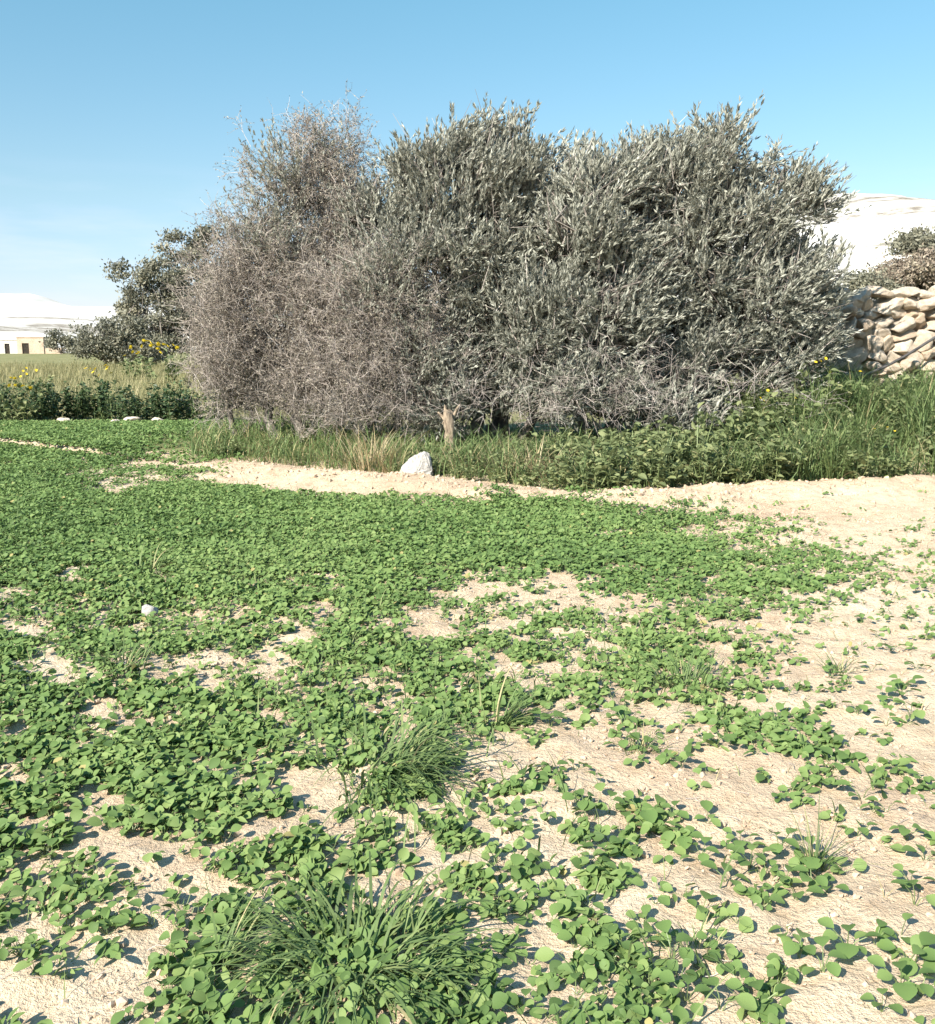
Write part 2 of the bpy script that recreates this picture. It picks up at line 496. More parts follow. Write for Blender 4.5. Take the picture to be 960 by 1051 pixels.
def hill(name, prof, crestY, y0, y1, mat, rough, label, xs_step, seed):
    """ridge whose crest stands at crestY; prof = photo columns and rows of the skyline"""
    px = np.array([p[0] for p in prof], float); cz = np.array([CAMZ + (HOR - p[1]) / F * crestY for p in prof])
    wx = (px - CX) / F * crestY
    xs = np.arange(wx[0], wx[-1], xs_step); ys = np.linspace(y0, y1, 90)
    X, Y = np.meshgrid(xs, ys)
    c = np.interp(X, wx, cz)
    prof_y = np.where(Y < crestY, np.clip((Y - y0) / (crestY - y0), 0, 1) ** 0.85, np.clip(1 - (Y - crestY) / (y1 - crestY), 0, 1))
    Z = c * prof_y + rough * (fbm(X / 40, Y / 40, seed, 5) - 0.5) * np.sqrt(np.clip(prof_y, 0, 1)) * 2 - 0.6
    n, m = len(xs), len(ys)
    i = (np.arange(m - 1)[:, None] * n + np.arange(n - 1)[None]).ravel()
    me = mesh_np(name, np.stack([X, Y, Z], -1).reshape(-1, 3), [np.stack([i, i + 1, i + n + 1, i + n], -1)], mat, None, True)
    tag(link(name, me), label, 'hill', kind='structure')
    def h(x, y):
        j = np.clip(np.searchsorted(ys, y), 1, m - 1); k = np.clip(np.searchsorted(xs, x), 1, n - 1)
        return float(Z[j, k])
    return h
hl = hill('hill', [(-500, 345), (-300, 322), (-150, 312), (-40, 309), (-10, 308), (8, 306), (20, 302), (28, 304.5), (34, 306), (44, 302), (54, 306), (64, 311), (80, 315), (130, 316), (220, 322), (330, 338), (420, 352)],
          900, 215, 1400, hill_mat('white_hill_left', {'wob': 6.0, 'h': 60.0, 'stops': [(0, B0), (0.15, B0), (0.17, B1), (0.23, B1), (0.25, B0), (0.305, B0), (0.315, B1), (0.335, B1), (0.345, B0)]}),
          2.0, 'low white limestone hill far off at left', 8, 3)
hr = hill('hill', [(380, 352), (480, 330), (620, 290), (740, 235), (820, 207), (850, 204), (885, 205), (905, 207), (925, 214), (945, 219), (960, 222), (1020, 236), (1100, 262), (1250, 315), (1350, 350)],
          420, 150, 700, hill_mat('white_hill_right', {'wob': 9.0, 'h': 70.0, 'stops': [(0, B0), (0.49, B0), (0.50, B1), (0.52, B1), (0.53, B0), (0.67, B0), (0.69, B1), (0.73, B1), (0.75, B0), (0.80, B0), (0.83, B1), (0.90, B1), (0.93, B0)]}),
          2.5, 'white limestone hill rising behind the stone wall at right', 4, 9)

# ------------------------------------------------------------------ crop field
BARE = [(600, 762, 98, 30, 1), (680, 802, 112, 36, 1), (780, 847, 80, 30, 1), (880, 965, 90, 75, .9), (905, 730, 75, 60, .85), (760, 722, 50, 12, .8),
        (810, 655, 60, 25, .7), (500, 606, 48, 14, .9), (570, 612, 60, 13, .8), (640, 625, 55, 15, .8), (430, 642, 70, 11, .7), (545, 688, 55, 10, .55),
        (395, 738, 45, 18, .65), (30, 648, 34, 9, .9), (200, 634, 55, 9, .85), (240, 682, 55, 14, .85), (285, 694, 34, 9, .8), (120, 745, 55, 16, .75),
        (210, 780, 22, 8, .75), (60, 700, 40, 8, .6), (230, 735, 34, 8, .6), (265, 855, 30, 12, .6), (100, 830, 34, 9, .6), (20, 800, 36, 13, .7), (28, 908, 46, 26, .62), (165, 912, 50, 13, .62), (70, 970, 34, 14, .7), (140, 1015, 60, 38, .75),
        (338, 822, 40, 24, .85), (420, 910, 44, 26, .75), (455, 955, 34, 25, .65), (545, 990, 40, 50, .7), (510, 858, 28, 22, .75), (605, 892, 34, 15, .6),
        (470, 800, 32, 20, .6), (130, 490, 50, 11, .75), (185, 464, 34, 8, .8), (115, 503, 16, 5, .9), (440, 650, 25, 8, .6), (330, 690, 30, 8, .5), (700, 900, 60, 60, .45),
        (760, 980, 60, 60, .45), (660, 960, 30, 30, .5), (900, 522, 120, 16, .85), (800, 508, 130, 8, .85), (700, 545, 60, 8, .4), (780, 560, 50, 8, .5), (150, 655, 25, 7, .6), (80, 625, 40, 7, .5), (340, 595, 12, 6, .7)]
EDGE = np.array([(495, 560), (515, 640), (530, 760), (560, 850), (600, 880), (650, 820), (700, 850), (760, 930), (830, 940), (900, 860), (960, 850), (1051, 830), (1400, 800)], float)

def cover(x, y):
    px, py = to_px(x, y)
    px = np.clip(px, -400, 1300)
    c = 0.80 + 0.14 * sstep(640, 575, py) - 0.19 * sstep(430, 560, px) * sstep(575, 620, py)
    eb = np.interp(py, EDGE[:, 0], EDGE[:, 1])
    c = c * (1 - (0.87 + 0.09 * sstep(620, 560, py)) * sstep(-140, 65, px - eb))
    for bx, by, rx, ry, s in BARE:
        c = c * (1 - s * np.exp(-(((px - bx) / (rx * 1.1)) ** 2 + ((py - by) / (ry * 1.2)) ** 2) ** 1.3))
    d, sd = ridge_dist(x, y)
    wob = 0.7 * (fbm(x * 2.5, y * 2.5, 61, 4) - 0.5)
    xn = x + 1.1 * (fbm(x * 1.8, y * 1.8, 66, 3) - 0.5)
    d_ = d - 0.55 * sstep(-4.3, -2.7, xn) * sstep(-0.1, -1.3, x) + 0.30 * sstep(-0.2, 0.8, x)
    m = np.where(x > 0.6, sstep(0.30, 0.75, d_ + wob) * ((sd < 0) | (d < 0.25)), sstep(0.22, 0.85, d_ + wob) * (sd < 0))
    wl = sstep(-2.7, -4.0, xn)
    m = m * (1 - wl) + wl * np.maximum(m, sstep(0.05, 0.3, d + wob))
    c = c * m * sstep(19.6, 18.6, y + 0.6 * (fbm(x, y, 4, 2) - 0.5))
    return c

def scatter(n, y0, y1, half, pad):
    """uniform points in the wedge the camera sees, with a margin to either side"""
    y = np.sqrt(RNG.uniform(y0 ** 2, y1 ** 2, n))
    x = RNG.uniform(-1, 1, n) * (half * y + pad)
    return x, y

def crop(n, y0, y1, leaf, hgt, T, lo):
    n = int(n * 1.12)
    x, y = scatter(n, y0, y1, 0.52, 1.0)
    nz_ = sstep(0.33, 0.67, 0.25 * fbm(x * 3.0, y * 3.0, 77, 2) + 0.40 * fbm(x * 7, y * 7, 78, 2) + 0.35 * vnoise(x * 13, y * 13, 79))
    cv = np.clip(cover(x, y), 0.0, 0.965)
    p = -np.log(1 - cv) / 2.15 * np.where(cv > 0.93, 1.0, 0.04 + 1.92 * nz_ ** 1.3)
    keep = RNG.random(n) < p
    x, y = x[keep], y[keep]
    c = np.clip(cover(x, y), 0.1, 1)
    k = RNG.integers(3, 7, len(x))                      # leaves on each plant
    idx = np.repeat(np.arange(len(x)), k); n = len(idx)
    root = np.stack([x, y, H(x, y)], -1)[idx]
    hh = (hgt * (0.45 + 0.75 * c[idx]) * RNG.uniform(0.35, 1.15, n))
    az = RNG.uniform(0, 2 * math.pi, n)
    out = np.stack([np.cos(az), np.sin(az), np.zeros(n)], -1)
    sz = leaf * (0.45 + 0.85 * RNG.random(n) ** 0.8) * RNG.uniform(0.75, 1.2, len(x))[idx]
    top = root + out * (RNG.uniform(0.15, 0.9, n) * sz * 1.2)[:, None]
    top[:, 2] += hh
    # the young leaves face up and lean towards the sun
    up = norm(np.array([[-0.25, -0.18, 1.0]]) + RNG.normal(size=(n, 3)) * lo)
    d = out + RNG.normal(size=(n, 3)) * 0.25
    d = d - up * np.sum(d * up, 1, keepdims=True)
    X, Yv, Z = leaf_frame(d, up, sz, sz * RNG.uniform(0.8, 1.1, n))
    pt = np.clip(0.5 + 0.20 * RNG.normal(size=n) + 0.12 * RNG.normal(size=len(x))[idx] + 0.5 * (fbm(x, y, 90, 2) - 0.5)[idx], 0, 0.92)
    pt = np.where(RNG.random(n) < 0.007, 1.0, pt)
    kind = (RNG.random(len(x)) < 0.16)[idx]                # a second, narrower-leaved weed in between
    a_ = ~kind
    mb.inst(T[0], T[1], (top - X * 0.15)[a_], X[a_], Yv[a_], Z[a_], pt[a_])
    a_ = kind
    mb.inst(OVAL[0], OVAL[1], (top - X * 0.3)[a_], X[a_] * 1.35, Yv[a_] * 0.9, Z[a_], np.clip(pt[a_] + 0.12, 0, 0.93))
    if y0 < 7:
        st = np.stack([root[:, 0], root[:, 1], root[:, 2] - 0.005], -1)
        sticks(mb_s, st, (st + top) / 2 + out * 0.004, top, 0.0014, 0.0010, RNG.random(n))
mb = MB(); mb_s = MB()
crop(15000, 1.5, 4.2, 0.0345, 0.036, CLOVER, 0.38)
crop(33000, 4.2, 7.5, 0.034, 0.040, CLOVER_LO, 0.42)
crop(80000, 7.5, 12.5, 0.033, 0.045, CLOVER_LO, 0.5)
crop(80000, 12.5, 20.0, 0.042, 0.055, CLOVER_LO, 0.55)
tag(mb.build('crop_leaves', M['crop'], smooth=True), 'low green carpet of round-leaved clover-like seedlings over the field', 'crop', kind='stuff')
tag(mb_s.build('crop_stems', M['stem']), 'thin pale stems under the round-leaved green seedlings', 'crop', kind='stuff')

# thin grass blades among the crop
def blades(mb, roots, length, width, lean, tone, seg=5, droop=1.0, az=None, spread=1.0):
    n = len(roots)
    az = RNG.uniform(0, 2 * math.pi, n) if az is None else az
    o = np.stack([np.cos(az), np.sin(az), np.zeros(n)], -1)
    side = np.stack([-np.sin(az), np.cos(az), np.zeros(n)], -1)
    rows = []
    p = roots.astype(float).copy(); ang = np.asarray(lean, float).copy()
    for s in range(seg + 1):
        t = s / seg
        w = (width * (1 - t ** 1.6) * (0.55 + 0.45 * min(1, t * 4)) * 0.5 + 0.0003)[:, None]
        rows += [p - side * w, p + side * w]
        step = (length / seg)[:, None]
        p = p + step * (np.sin(ang)[:, None] * o + np.cos(ang)[:, None] * np.array([[0, 0, 1.0]]))
        ang = np.minimum(ang + droop * RNG.uniform(0.5, 1.3, n) / seg, 2.2)
    V = np.stack(rows, 1)
    m = 2 * (seg + 1)
    q = np.array([[2 * s, 2 * s + 1, 2 * s + 3, 2 * s + 2] for s in range(seg)])
    Q = (q[None] + (np.arange(n) * m)[:, None, None]).reshape(-1, 4)
    mb.add(V.reshape(-1, 3), [Q], np.repeat(tone, m))

mb = MB()
x, y = scatter(9000, 1.5, 12.0, 0.52, 0.6)
k = (cover(x, y) + 0.25 * (fbm(x, y, 41, 2) - 0.5) > 0.35 * RNG.random(len(x)) + 0.2) & (fbm(x * 0.8, y * 0.8, 45, 2) > 0.46)
x, y = x[k], y[k]; n = len(x)
blades(mb, np.stack([x, y, H(x, y) - 0.005], -1), RNG.uniform(0.07, 0.20, n), RNG.uniform(0.004, 0.008, n), RNG.uniform(0.1, 0.8, n), RNG.random(n) * 0.97, 4, 0.9)
x, y = scatter(1400, 1.5, 8.0, 0.52, 0.6); n = len(x)
blades(mb, np.stack([x, y, H(x, y) - 0.004], -1), RNG.uniform(0.03, 0.10, n), RNG.uniform(0.002, 0.004, n), RNG.uniform(0.3, 1.3, n), np.where(RNG.random(n) < 0.6, 1.0, 0.8), 3, 0.7)
tag(mb.build('field_grass', M['grass']), 'thin grass blades scattered among the round-leaved seedlings', 'grass', kind='stuff')

# clods and crumbs of soil
ICO_V = []
ph = (1 + 5 ** 0.5) / 2
for a in (-1, 1):
    for b in (-ph, ph): ICO_V += [(0, a, b), (a, b, 0), (b, 0, a)]
ICO_V = norm(np.array(ICO_V, float))
ICO_F = []
for i in range(12):
    for j in range(i + 1, 12):
        for l in range(j + 1, 12):
            a, b, c = ICO_V[i], ICO_V[j], ICO_V[l]
            if max(np.linalg.norm(a - b), np.linalg.norm(b - c), np.linalg.norm(a - c)) < 1.1:
                ICO_F.append((i, j, l) if np.cross(b - a, c - a) @ a > 0 else (i, l, j))
ICO = (ICO_V, [np.array(ICO_F)])
def clods(mb, P, size):
    n = len(P)
    a = rand_dirs(n); b = norm(np.cross(a, rand_dirs(n))); c = np.cross(a, b)
    s = size[:, None]
    st = mb.n
    mb.inst(ICO[0], ICO[1], P, a * s, b * s * RNG.uniform(.6, 1, (n, 1)), c * s * RNG.uniform(.5, .9, (n, 1)), RNG.random(n))
    V = mb.V[-1].reshape(n, 12, 3)
    V += RNG.normal(size=V.shape) * (0.13 * size)[:, None, None]
    mb.V[-1] = V.reshape(-1, 3)
mb = MB()
x, y = scatter(42000, 1.5, 9.5, 0.52, 0.6)
k = cover(x, y) < 0.3 + 0.5 * RNG.random(len(x)); x, y = x[k], y[k]; n = len(x)
s = 0.0024 + 0.014 * RNG.random(n) ** 5.5
clods(mb, np.stack([x, y, H(x, y) + s * 0.2], -1), s)
seg = RNG.integers(0, len(RIDGE) - 1, 3500); tt = RNG.random(len(seg))[:, None]
P = RIDGE[seg] * (1 - tt) + RIDGE[seg + 1] * tt + RNG.normal(size=(len(seg), 2)) * np.array([0.3, 0.42])
s = 0.006 + 0.03 * RNG.random(len(P)) ** 6
clods(mb, np.stack([P[:, 0], P[:, 1], H(P[:, 0], P[:, 1]) + s * 0.05], -1), s)
tag(mb.build('soil_clods', M['clod']), 'loose crumbs and clods of pale soil on the bare ground', 'soil', kind='stuff')

mb = MB()
x, y = scatter(2600, 1.5, 7.5, 0.52, 0.6); n = len(x)
A = np.stack([x, y, H(x, y) + 0.004], -1); az = RNG.uniform(0, 6.28, n); ln = RNG.uniform(0.01, 0.06, n)
C_ = A + np.stack([np.cos(az) * ln, np.sin(az) * ln, RNG.uniform(-0.002, 0.012, n)], -1)
C_[:, 2] = np.maximum(C_[:, 2], H(C_[:, 0], C_[:, 1]) + 0.002)
sticks(mb, A, (A + C_) / 2 + RNG.normal(size=(n, 3)) * 0.003, C_, 0.0013, 0.0008, RNG.random(n))
tag(mb.build('straw_litter', M['dead']), 'scraps of dry straw and stalk strewn over the soil', 'straw', kind='stuff')

# single seedlings standing apart on the bare soil
def seedling_parts(nl):
    st = MB(); leaves = []
    for q in range(nl):
        a = q * 2.4 + random.uniform(-.4, .4); r = random.uniform(0.012, 0.04); hz = random.uniform(0.015, 0.045)
        tip = np.array([[math.cos(a) * r, math.sin(a) * r, hz]])
        sticks(st, np.zeros((1, 3)) - [[0, 0, 0.01]], tip * [[.4, .4, .6]], tip, 0.0016, 0.0011, np.array([random.random()]))
        leaves.append((tip[0], a, random.uniform(0.030, 0.050)))
    return st.mesh('stem', M['stem']), leaves
leaf_meshes = []
for q in range(6):
    b = MB(); b.add(CLOVER[0] * [[1, random.uniform(.85, 1.1), 1]], CLOVER[1], 0.3 + 0.1 * q)
    leaf_meshes.append(b.mesh('leaf', M['crop'], True))
protos = []
for q in range(5):
    sm, lv = seedling_parts(3 + q % 4)
    e = link('clover_seedling', None)
    link('stem', sm, e)
    for tip, a, s in lv:
        link('leaf', leaf_meshes[random.randrange(6)], e, tip - np.array([math.cos(a), math.sin(a), 0]) * s * .15, (random.uniform(-.35, .35), random.uniform(-.3, .3), a), (s, s, s))
    protos.append(e)
SEED_PX = [(805, 905), (818, 918), (833, 905), (870, 975), (900, 968), (935, 905), (940, 925), (925, 960), (938, 985), (925, 1015), (945, 1020), (950, 880), (845, 1000), (820, 985), (800, 1005),
           (835, 880), (850, 915), (800, 870), (770, 890), (790, 920), (745, 905), (760, 860), (700, 865), (720, 880), (655, 835), (675, 850), (690, 838), (640, 900), (625, 835), (600, 835),
           (905, 720), (925, 715), (935, 738), (910, 745), (880, 735), (930, 705), (940, 690), (895, 690), (870, 700), (850, 690), (915, 670), (900, 655), (935, 640), (885, 640), (870, 620),
           (910, 600), (940, 610), (895, 575), (930, 560), (765, 755), (800, 765), (735, 770), (660, 770), (640, 765), (565, 745), (545, 760), (590, 790), (615, 810), (640, 745), (700, 790),
           (720, 940), (735, 970), (760, 1010), (690, 985), (660, 1000), (780, 1035), (705, 1030), (740, 1040), (950, 985), (905, 1040), (885, 820), (910, 835), (930, 860), (880, 855), (945, 800), (860, 790)]
for i, (px, py) in enumerate(SEED_PX):
    if i < 5: e = protos[i]
    else:
        s = protos[random.randrange(5)]; e = s.copy(); COL.objects.link(e)
        for ch in s.children:
            c = ch.copy(); COL.objects.link(c); c.parent = e
    g = on_ground(px, py); g[2] = float(H(g[0], g[1]))
    e.location = g; e.rotation_euler = (0, 0, random.uniform(0, 6.28)); sc_ = random.uniform(0.8, 1.35); e.scale = (sc_,) * 3
    tag(e, 'small round-leaved green seedling standing apart on the bare sandy soil', 'seedling', 'round-leaved seedlings standing apart on the bare soil')

# grass tufts
def tuft(name, px, py, nb, length, width, lean, mat, label, group, az=None, azs=3.2, droop=1.3, rad=0.06, dry=0.05):
    g = on_ground(px, py); z = float(H(g[0], g[1]))
    b = MB()
    a = RNG.uniform(0, 6.28, nb) if az is None else az + RNG.normal(size=nb) * azs
    r = rad * np.sqrt(RNG.random(nb))
    root = np.stack([np.cos(a) * r, np.sin(a) * r, np.full(nb, -0.01)], -1)
    tone = np.where(RNG.random(nb) < dry, 1.0, np.clip(0.45 + 0.25 * RNG.normal(size=nb), 0, 0.95))
    a = a + 0.5 * RNG.normal(size=nb)
    blades(b, root, (0.3 + 0.85 * RNG.random(nb)) * length, RNG.uniform(0.7, 1.3, nb) * width, np.abs(RNG.normal(size=nb) * lean) + 0.1, tone, 7, droop, a)
    o = b.build(name, mat, None, loc=(g[0], g[1], z))
    return tag(o, label, 'grass tuft', group)
GT = 'green grass tufts in the field'
tuft('grass_tuft', 362, 1000, 360, 0.33, 0.0085, 0.85, M['grass'], 'largest thick green grass tuft, at the front edge of the field', GT, rad=0.21, droop=2.4, dry=0.02)
tuft('grass_tuft', 375, 795, 250, 0.37, 0.009, 0.85, M['grass'], 'broad green grass tuft leaning right, left of the big bare patch', GT, az=0.15, azs=0.9, rad=0.24, droop=2.1, dry=0.02)
tuft('grass_tuft', 505, 742, 60, 0.34, 0.008, 0.8, M['grass'], 'grey-green grass tuft bent over at the top left of the big bare patch', GT, az=-0.2, azs=0.5, rad=0.06)
tuft('grass_tuft', 838, 885, 46, 0.24, 0.004, 0.35, M['grass'], 'thin yellowish upright grass tuft alone on bare soil at right', GT, droop=0.7, rad=0.03, dry=0.35)
tuft('grass_tuft', 700, 705, 110, 0.22, 0.006, 0.5, M['grass'], 'fine spread green grass tuft above the big bare patch', GT, rad=0.12)
tuft('grass_tuft', 655, 772, 40, 0.16, 0.004, 0.5, M['grass'], 'short yellow-green grass tuft on the big bare patch', GT, rad=0.06, dry=0.3)
tuft('grass_tuft', 215, 1000, 60, 0.24, 0.005, 0.8, M['grass'], 'thin lying grass tuft left of the largest tuft at the front', GT, az=0.4, azs=0.7)
tuft('grass_tuft', 710, 975, 40, 0.17, 0.004, 0.7, M['grass'], 'thin straggling grass tuft among the front right seedlings', GT, dry=0.2)
tuft('grass_tuft', 150, 590, 90, 0.30, 0.009, 0.6, M['grass'], 'dark green grass tuft standing in the left of the dense crop', GT, rad=0.14)
tuft('grass_tuft', 130, 690, 70, 0.24, 0.007, 0.6, M['grass'], 'loose green grass tuft by the bare streak at left', GT, rad=0.10)
tuft('grass_tuft', 860, 690, 40, 0.16, 0.005, 0.6, M['grass'], 'small green grass tuft at the edge of the bare soil at right', GT, rad=0.05)
DT = 'straw-coloured dry grass tufts below the trees'
tuft('dry_grass_tuft', 378, 487, 150, 0.62, 0.012, 0.35, M['dry'], 'straw-coloured dry grass tuft beside the white boulder', DT, rad=0.28, droop=0.8)
tuft('dry_grass_tuft', 546, 498, 110, 0.55, 0.011, 0.35, M['dry'], 'straw-coloured dry grass tuft below the middle olive tree', DT, rad=0.22, droop=0.8)
tuft('dry_grass_tuft', 610, 500, 40, 0.45, 0.010, 0.3, M['dry'], 'thin dry grass tuft in the green weeds right of centre', DT, rad=0.12, droop=0.8)

for px, py, L_, lab in ((350, 482, 0.5, 'straw-coloured dry grass tuft left of the largest dry tuft'), (402, 488, 0.55, 'straw-coloured dry grass tuft just left of the white boulder'), (475, 492, 0.4, 'thin dry grass tuft at the foot of the pale stump'), (520, 497, 0.45, 'thin dry grass tuft left of the one below the middle olive tree'), (570, 499, 0.45, 'thin dry grass tuft right of the one below the middle olive tree')):
    tuft('dry_grass_tuft', px, py, 60, L_, 0.011, 0.4, M['dry'], lab, DT, rad=0.2, droop=0.9)

# ------------------------------------------------------------------ trees
def branch(mb, a, b, r0, r1, wob, sides=6, seg=6, sag=0.0):
    a, b = np.asarray(a, float), np.asarray(b, float)
    t = np.linspace(0, 1, seg + 1)[:, None]
    P = a + (b - a) * t
    L_ = np.linalg.norm(b - a)
    off = RNG.normal(size=(seg + 1, 3)) * wob * L_ / seg
    off[0] = 0; off[-1] = 0
    P = P + off + np.array([0, 0, 1.0]) * (sag * L_ * np.sin(t * math.pi))
    tube(mb, P, np.linspace(r0, r1, seg + 1), sides, 0.5)
    return P

def lobes_px(lobes, Y, depth=0.85, org=(0, 0, 0), shr=(9, 26)):
    out = []
    for l in lobes:
        px, py, rx, rz = l[:4]; dy = l[4] if len(l) > 4 else 0.0
        c = at_depth(px, py, Y + dy) - np.asarray(org)
        s = (Y + dy) / F
        rx, rz = max(10, rx - shr[0]), max(10, rz - shr[1])
        out.append((c, np.array([rx * s, rx * s * depth, rz * s])))
    return out

def clump_centres(lobes, n, lo=0.5, hi=0.93):
    vol = np.array([r[0] * r[2] for c, r in lobes]); vol = vol / vol.sum()
    P, D = [], []
    while len(P) < n:
        i = RNG.choice(len(lobes), p=vol); c, r = lobes[i]
        u = rand_dirs(1)[0]; s = RNG.uniform(lo, hi)
        p = c + u * r * s
        deep = min(np.linalg.norm((p - c2) / r2) for c2, r2 in lobes)
        if deep < 0.45 and RNG.random() < 0.8: continue
        P.append(p); D.append(u)
    return np.array(P), np.array(D)

def leafy(mb, P, D, per, spread, wind, slen, nleaf, lsize, lwid, upw=0.5, jit=0.45, stemmb=None, tonejit=0.2):
    """sprays of leaves round each clump centre"""
    idx = np.repeat(np.arange(len(P)), per); n = len(idx)
    base = P[idx] + np.clip(RNG.normal(size=(n, 3)), -1.7, 1.7) * spread
    sd = norm(D[idx] * 0.6 + np.array([[0, 0, upw]]) + np.asarray(wind)[None] + RNG.normal(size=(n, 3)) * jit)
    L_ = slen * RNG.uniform(0.6, 1.3, n)
    ct = RNG.normal(size=len(P)) * 0.17
    if stemmb is not None:
        tip = base + sd * L_[:, None]
        sticks(stemmb, base - sd * 0.1, base + sd * L_[:, None] * 0.5, tip, 0.004, 0.0015, RNG.random(n))
    j = np.repeat(np.arange(n), nleaf); m = len(j)
    t = RNG.random(m)
    rad = rand_dirs(m)
    d = norm(sd[j] * 1.0 + rad * 0.5 + np.array([[0, 0, 0.1]]))
    p = base[j] + sd[j] * (t * L_[j])[:, None]
    sz = lsize * RNG.uniform(0.7, 1.25, m)
    X, Yv, Z = leaf_frame(d, rand_dirs(m) + np.array([[0, 0, 0.8]]), sz, sz * lwid)
    tone = np.clip(0.5 + ct[idx][j] + tonejit * RNG.normal(size=m), 0, 1)
    mb.inst(DIAMOND[0], DIAMOND[1], p, X, Yv, Z, tone)

def twiggy(mb, P, D, per, spread, wind, slen, nsub, upw=0.25, jit=0.7, r=0.0045, lf=None, nl=6, lsize=0.03):
    idx = np.repeat(np.arange(len(P)), per); n = len(idx)
    base = P[idx] + np.clip(RNG.normal(size=(n, 3)), -1.7, 1.7) * spread
    sd = norm(D[idx] * 0.6 + np.array([[0, 0, upw]]) + np.asarray(wind)[None] + RNG.normal(size=(n, 3)) * jit)
    L_ = (slen * RNG.uniform(0.5, 1.4, n))[:, None]
    ct = np.clip(0.5 + 0.2 * RNG.normal(size=n), 0, 1)
    bend = RNG.normal(size=(n, 3)) * 0.14 * L_
    mid, tip = base + sd * L_ * 0.5 + bend, base + sd * L_
    sticks(mb, base, mid, tip, r, r * 0.4, ct)
    j = np.repeat(np.arange(n), nsub); m = len(j)
    t = RNG.uniform(0.15, 0.95, m)[:, None]
    q = base[j] + sd[j] * L_[j] * t + bend[j] * (1 - np.abs(2 * t - 1))
    d = norm(sd[j] * 0.6 + rand_dirs(m) * 0.8)
    l2 = L_[j] * RNG.uniform(0.25, 0.6, (m, 1))
    sticks(mb, q, q + d * l2 * 0.5 + RNG.normal(size=(m, 3)) * 0.06 * l2, q + d * l2 + np.array([[0, 0, -0.1]]) * l2, r * 0.6, r * 0.3, np.clip(ct[j] + 0.15 * RNG.normal(size=m), 0, 1))
    if lf is not None:
        k = np.repeat(np.arange(m), nl); w = len(k)
        p = q[k] + d[k] * l2[k] * RNG.random((w, 1))
        sz = lsize * RNG.uniform(0.6, 1.3, w)
        X, Yv, Z = leaf_frame(norm(d[k] + rand_dirs(w)), rand_dirs(w), sz, sz * 0.35)
        lf.inst(DIAMOND[0], DIAMOND[1], p, X, Yv, Z, RNG.random(w))

def skeleton(mb, root, stems, P, D, r0, nlimb):
    """trunks from the root, limbs to some clumps, boughs to the others"""
    pts = []
    order = RNG.permutation(len(P))
    for s, (dx, dy, hz, rr) in enumerate(stems):
        a = np.array([dx * 0.4, dy * 0.4, -0.15]); b = np.array([dx, dy, hz])
        T = branch(mb, a, b, rr * 1.25, rr * 0.8, 0.5, 8, 6)
        for q in order[s::len(stems)][:nlimb]:
            Lp = branch(mb, b, P[q] - D[q] * 0.1, rr * 0.38, 0.010, 0.9, 5, 6, 0.04)
            pts.append(Lp[2:])
    pts = np.concatenate(pts)
    rest = order
    for q in rest:
        d = np.linalg.norm(pts - P[q], axis=1) + 0.8 * np.maximum(pts[:, 2] - P[q][2], 0)
        b = pts[np.argmin(d)]
        if np.linalg.norm(b - P[q]) > 0.05:
            branch(mb, b, P[q], 0.014, 0.006, 1.0, 4, 4, 0.03)

def olive(px, py, Y, lobes, nclump, per, wind, label, stems, dead=None, group='olive trees of the clump', seed=1):
    global RNG
    RNG = np.random.default_rng(seed)
    g = at_depth(px, HOR, Y); root = np.array([g[0], Y, float(H0(g[0], Y))])
    e = tag(link('olive_tree', None, None, root), label, 'tree', group)
    lb = lobes_px(lobes, Y, 0.85, root)
    P, D = clump_centres(lb, nclump)
    tm = MB(); skeleton(tm, root, stems, P, D, 0.12, 5)
    cm = MB()
    leafy(cm, P, D, per, 0.15, wind, 0.33, 24, 0.082, 0.25, 0.55)
    tm.build('trunk', M['bark'], e, True)
    cm.build('crown', M['olive'], e)
    tw = MB()
    leafy_stems(tw, P, D, per // 6, wind)
    if dead:
        dl = MB()
        P2, D2 = clump_centres(lobes_px(dead, Y, 0.85, root), 15, 0.6, 1.0)
        twiggy(tw, P2, D2, 8, 0.2, wind, 0.45, 6, 0.1, 0.7, 0.0035)
    tw.build('dead_twigs', M['dead'], e)

def leafy_stems(mb, P, D, per, wind):
    idx = np.repeat(np.arange(len(P)), per); n = len(idx)
    base = P[idx] + RNG.normal(size=(n, 3)) * 0.12
    sd = norm(D[idx] * 0.6 + np.array([[0, 0, 0.5]]) + np.asarray(wind)[None] + RNG.normal(size=(n, 3)) * 0.5)
    L_ = RNG.uniform(0.2, 0.6, (n, 1))
    sticks(mb, base - sd * 0.2, base + sd * L_ * 0.5, base + sd * L_, 0.006, 0.002, RNG.random(n))

